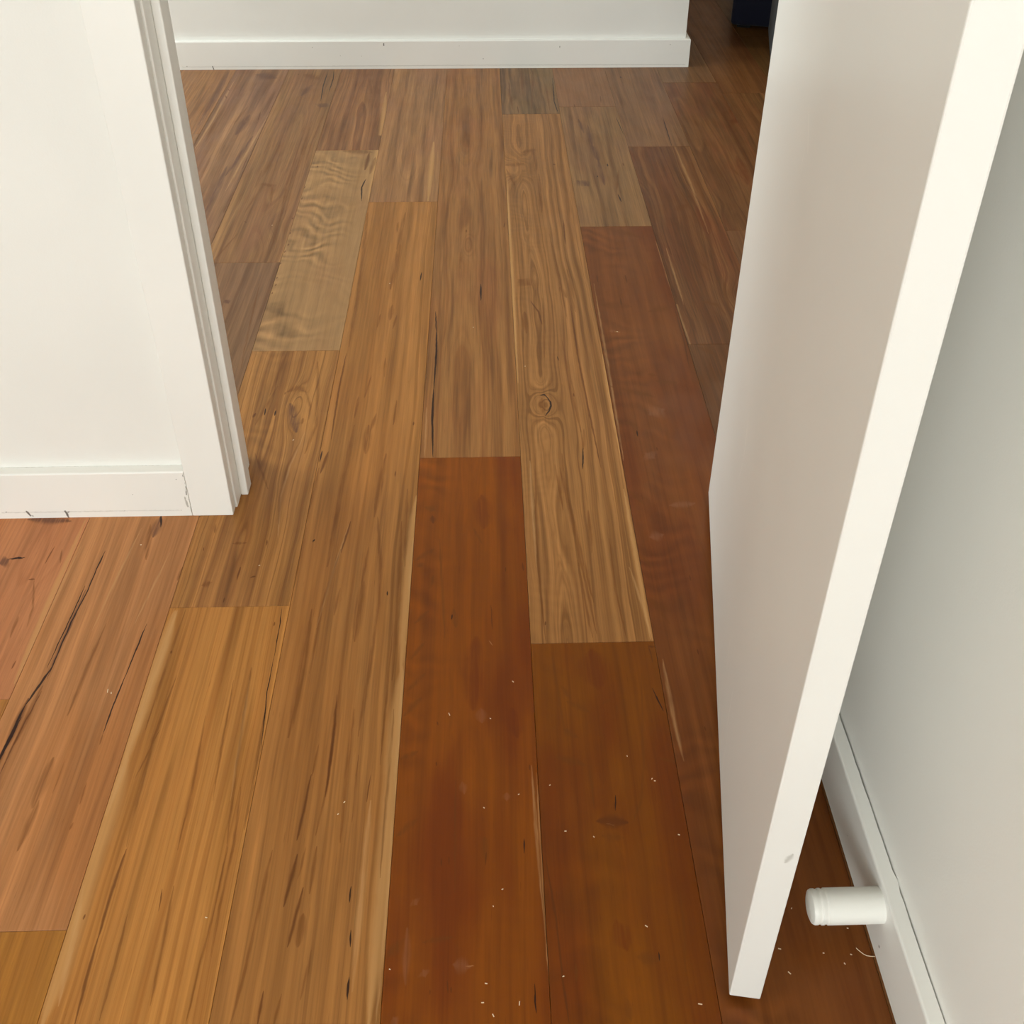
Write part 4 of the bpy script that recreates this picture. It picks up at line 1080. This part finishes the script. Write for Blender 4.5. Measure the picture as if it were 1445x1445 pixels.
scuff(0.60, 0.08, 0.603, 0.075, 0.0016, 0.6); scuff(0.735, 0.035, 0.738, 0.015, 0.0022, 0.7, srgb(244, 226, 190)); scuff(0.50, 0.07, 0.505, 0.05, 0.001, 0.5)
dm.append((GREYM, 0.5, 0.9, 0.001, 0.001, 0.0016, (B1 + nrm * 0.021).to_tuple() + (0.27,), (B1 + nrm * 0.026).to_tuple() + (0.285,)))
m_door = paint('door_paint', (0.83, 0.815, 0.775, 1), 0.33, 0.012, 90, dm, spec=0.5)
leaf = link('door_leaf', box_bm(0, DW, min(0, sgn * DT), max(0, sgn * DT), ZB, ZT, bev=0.0015, seg=2), m_door, door)
m_steel = bpy.data.materials.new('satin_steel'); m_steel.use_nodes = True
_t = NT(m_steel.node_tree); _b = m_steel.node_tree.nodes['Principled BSDF']
_b.inputs['Metallic'].default_value = 1.0; _b.inputs['Base Color'].default_value = (0.6, 0.59, 0.57, 1)
_n = _t.noise(_t.vmath('MULTIPLY', _t.n('ShaderNodeTexCoord').outputs['Object'], (40, 40, 900)), 2.0)
_t.l(_t.ramp(_n, 0.3, 0.7, 0.25, 0.4), _b.inputs['Roughness'])
def cyl_bm(r, h, seg=24, z0=0.0):
    bm = bmesh.new()
    bmesh.ops.create_cone(bm, cap_ends=True, segments=seg, radius1=r, radius2=r, depth=h)
    bmesh.ops.translate(bm, verts=bm.verts, vec=(0, 0, z0 + h / 2)); return bm
for hz in (0.24, 1.03, 1.80):       # butt hinges on the hidden hinge edge
    hb = cyl_bm(0.006, 0.09)
    hg = link('hinge', hb, m_steel, door, True); hg.location = (-0.004, sgn * (DT + 0.0045), hz)
# ------------------------------------------------------------------ door stop: turned timber peg on the baseboard
bm = bmesh.new()
prof = [(0.0, 0.0), (0.0183, 0.0), (0.0183, 0.0605), (0.0172, 0.0618), (0.0172, 0.0632), (0.0181, 0.0648), (0.0181, 0.0672), (0.0171, 0.0686), (0.0171, 0.0700), (0.0178, 0.0716), (0.0178, 0.0745), (0.0166, 0.0768), (0.0135, 0.0782), (0.0, 0.0788)]
SEG = 48
ringsv = []
for (r_, l_) in prof:
    if r_ == 0: ringsv.append([bm.verts.new((-l_, 0, 0))]); continue
    ringsv.append([bm.verts.new((-l_, r_ * math.cos(2 * math.pi * i / SEG), r_ * math.sin(2 * math.pi * i / SEG))) for i in range(SEG)])
for a, b_ in zip(ringsv, ringsv[1:]):
    for i in range(SEG):
        j = (i + 1) % SEG
        if len(a) == 1: bm.faces.new((a[0], b_[j], b_[i]))
        elif len(b_) == 1: bm.faces.new((a[i], a[j], b_[0]))
        else: bm.faces.new((a[i], a[j], b_[j], b_[i]))
bmesh.ops.recalc_face_normals(bm, faces=bm.faces)
m_peg = paint('peg_paint', (0.86, 0.85, 0.80, 1), 0.42, 0.06, 260, [(GREYM, 0.5, 0.6, 0.0003, 0.0003, 0.0, (0.365, 0.585, 0.072), (0.423, 0.585, 0.072))], var=0.05)
peg = link('door_stop', bm, m_peg, None, False)
for p_ in peg.data.polygons:
    p_.use_smooth = True
peg.data.set_sharp_from_angle(angle=math.radians(32)) if hasattr(peg.data, 'set_sharp_from_angle') else None
peg.location = (0.42362, 0.6000, 0.0630)
tag(peg, 'white turned wooden door stop peg fixed to the right baseboard', 'door stop')

# ------------------------------------------------------------------ dark furniture past the far wall corner
def fabric(name, col, col2, sc):
    m = bpy.data.materials.new(name); m.use_nodes = True
    t = NT(m.node_tree); b = m.node_tree.nodes['Principled BSDF']
    tc = t.n('ShaderNodeTexCoord')
    n = t.noise(tc.outputs['Object'], 3.0, 0.7, sc)
    t.l(t.mix(t.ramp(n, 0.52, 0.75), col, col2), b.inputs['Base Color'])
    b.inputs['Roughness'].default_value = 0.9; b.inputs['Sheen Weight'].default_value = 0.1
    bp = t.n('ShaderNodeBump'); bp.inputs['Strength'].default_value = 0.3; bp.inputs['Distance'].default_value = 0.002
    t.l(n, bp.inputs['Height']); t.l(bp.outputs[0], b.inputs['Normal'])
    return m
m_navy = fabric('navy_upholstery', srgb(6, 10, 34), srgb(12, 18, 48), 160)
m_slate = fabric('slate_upholstery', srgb(8, 16, 22), srgb(26, 36, 42), 120)
m_foot = fabric('black_feet', srgb(12, 10, 9), srgb(18, 15, 12), 60)
def furn(name, loc, rot, label, cat):
    e_ = bpy.data.objects.new(name, None); C.objects.link(e_); e_.location = loc; e_.rotation_euler = (0, 0, math.radians(rot))
    tag(e_, label, cat); return e_
def soft(x0, x1, y0, y1, z0, z1, b, mat, nm, par):
    return link(nm, box_bm(x0, x1, y0, y1, z0, z1, bev=b, seg=4), mat, par, True)
sofa = furn('sofa', (0.945, 3.95, 0), -14.5, 'dark navy upholstered sofa on the floor past the far wall corner', 'sofa')
soft(0, 1.2, 0, 0.82, 0.012, 0.30, 0.015, m_navy, 'base', sofa)
soft(0, 0.17, 0, 0.82, 0.28, 0.60, 0.03, m_navy, 'arm', sofa)
soft(1.03, 1.2, 0, 0.82, 0.28, 0.60, 0.03, m_navy, 'arm', sofa)
soft(0.17, 1.03, 0.6, 0.82, 0.28, 0.82, 0.04, m_navy, 'backrest', sofa)
soft(0.175, 1.025, 0.01, 0.61, 0.295, 0.45, 0.04, m_navy, 'seat_cushion', sofa)
for fx in (0.05, 1.15):
    for fy in (0.05, 0.77):
        link('foot', box_bm(fx - 0.025, fx + 0.025, fy - 0.025, fy + 0.025, 0, 0.014), m_foot, sofa)
ott = furn('ottoman', (1.068, 3.865, 0), -12, 'speckled charcoal ottoman standing in front of the navy sofa', 'ottoman')
soft(0, 0.58, -0.5, 0, 0.012, 0.36, 0.015, m_slate, 'body', ott)
soft(0, 0.58, -0.5, 0, 0.36, 0.43, 0.025, m_slate, 'cushion', ott)
for fx in (0.05, 0.53):
    for fy in (-0.45, -0.05):
        link('foot', box_bm(fx - 0.02, fx + 0.02, fy - 0.02, fy + 0.02, 0, 0.014), m_foot, ott)
# added fill light with an invented fitting, out of view, brightens the dark nook
nook_fill = furn('nook_fill_light', (1.2, 4.6, CEIL - 0.03), 0, 'added unseen fill light in a round white fitting over the nook past the hall corner', 'fill light')
rb = cyl_bm(0.12, 0.03, 32); link('fill_housing', rb, m_trim, nook_fill, False)
m_glow = bpy.data.materials.new('fill_glow'); m_glow.use_nodes = True
_g = m_glow.node_tree.nodes['Principled BSDF']; _g.inputs['Emission Color'].default_value = (1.0, 0.86, 0.66, 1); _g.inputs['Emission Strength'].default_value = 6.0
link('fill_disc', cyl_bm(0.10, 0.004, 32, -0.004), m_glow, nook_fill, False)
ll = bpy.data.lights.new('nook_fill_area', 'AREA'); ll.shape = 'DISK'; ll.size = 0.2; ll.energy = 7.0; ll.color = (1.0, 0.86, 0.66)
lo = bpy.data.objects.new('nook_fill_area', ll); C.objects.link(lo); lo.location = (1.2, 4.6, CEIL - 0.04)

# ------------------------------------------------------------------ small litter on the boards
m_fleck = paint('fleck_wood', srgb(235, 215, 180), 0.7)
bm = bmesh.new(); rf = random.Random(5)
FL = [(-0.0551,0.9042,2.2),(0.0329,0.9556,1.4),(0.1741,0.6161,1.6),(0.2206,0.5332,2.2),(0.3238,0.5620,1.8),(0.3191,0.5875,1.6),(0.0906,0.7323,1.3),(0.0277,0.5390,2.0),(-0.0077,0.5598,1.4),(-0.0004,0.5279,1.6),(0.2286,0.7241,1.2),(-0.3600,1.1875,1.3),(0.0795,1.7248,1.5),(-0.3521,1.5000,1.4),(-0.5286,0.9542,3.0),(-0.5227,0.9505,1.3),(-0.5580,1.2376,1.2),(-0.1897,0.7619,1.0),(-0.1836,0.7779,1.2),(-0.3257,0.6387,1.2),(0.0006,0.8960,1.0),(0.0351,0.7830,1.0),(-0.0088,0.7658,0.9),(0.0121,0.6625,1.1),(0.0011,0.6430,0.8),(0.0765,0.5649,1.0),(-0.0116,0.5407,1.5),(-0.1130,0.5772,0.9),(-0.5289,2.3535,1.0),(-0.2155,2.0604,1.4),(-0.0250,1.8719,1.2),(0.2793,1.8485,1.6),(0.2063,0.8005,1.0),(0.2095,0.7974,1.0),(0.1785,0.8340,0.8),(0.1246,0.7241,0.9),(0.0752,0.7948,0.9),(0.4015,0.6078,0.9),(0.3871,0.5700,1.0),(0.3668,0.5817,0.9),(0.3970,0.5794,1.0),(0.3437,0.6317,0.8)]
for (x, y, L) in FL:
    L *= 0.001; a = rf.uniform(0, math.pi); n0 = len(bm.verts)
    vs_ = add_box(bm, -L, L, -0.00045, 0.00045, 0.0, 0.0006)
    bmesh.ops.rotate(bm, verts=vs_, cent=(0, 0, 0), matrix=Matrix.Rotation(a, 3, 'Z'))
    bmesh.ops.translate(bm, verts=vs_, vec=(x, y, 0.0))
o = link('wood_flecks', bm, m_fleck)
tag(o, 'tiny pale wood shavings and dust flecks scattered over the boards', 'debris', kind='stuff')
pts = [(0.4046, 0.5861), (0.4064, 0.5838), (0.4087, 0.5814), (0.4112, 0.5791), (0.4140, 0.5776), (0.4185, 0.5768), (0.4228, 0.5766)]
bm = bmesh.new(); prev = None
for k, (x, y) in enumerate(pts):
    a_ = pts[max(k - 1, 0)]; c_ = pts[min(k + 1, len(pts) - 1)]
    tv = Vector((c_[0] - a_[0], c_[1] - a_[1])).normalized(); sd = Vector((-tv.y, tv.x))
    ring_ = [bm.verts.new((x + sd.x * 0.0004 * math.cos(q_), y + sd.y * 0.0004 * math.cos(q_), 0.0004 + 0.0004 * math.sin(q_))) for q_ in [i_ * math.pi / 3 for i_ in range(6)]]
    if prev:
        for i_ in range(6): bm.faces.new((prev[i_], ring_[i_], ring_[(i_ + 1) % 6], prev[(i_ + 1) % 6]))
    else: bm.faces.new(ring_)
    prev = ring_
bm.faces.new(prev[::-1])
bmesh.ops.recalc_face_normals(bm, faces=bm.faces)
th = link('thread', bm, m_fleck, None, True)
tag(th, 'short pale curled thread lying by the right baseboard', 'thread')
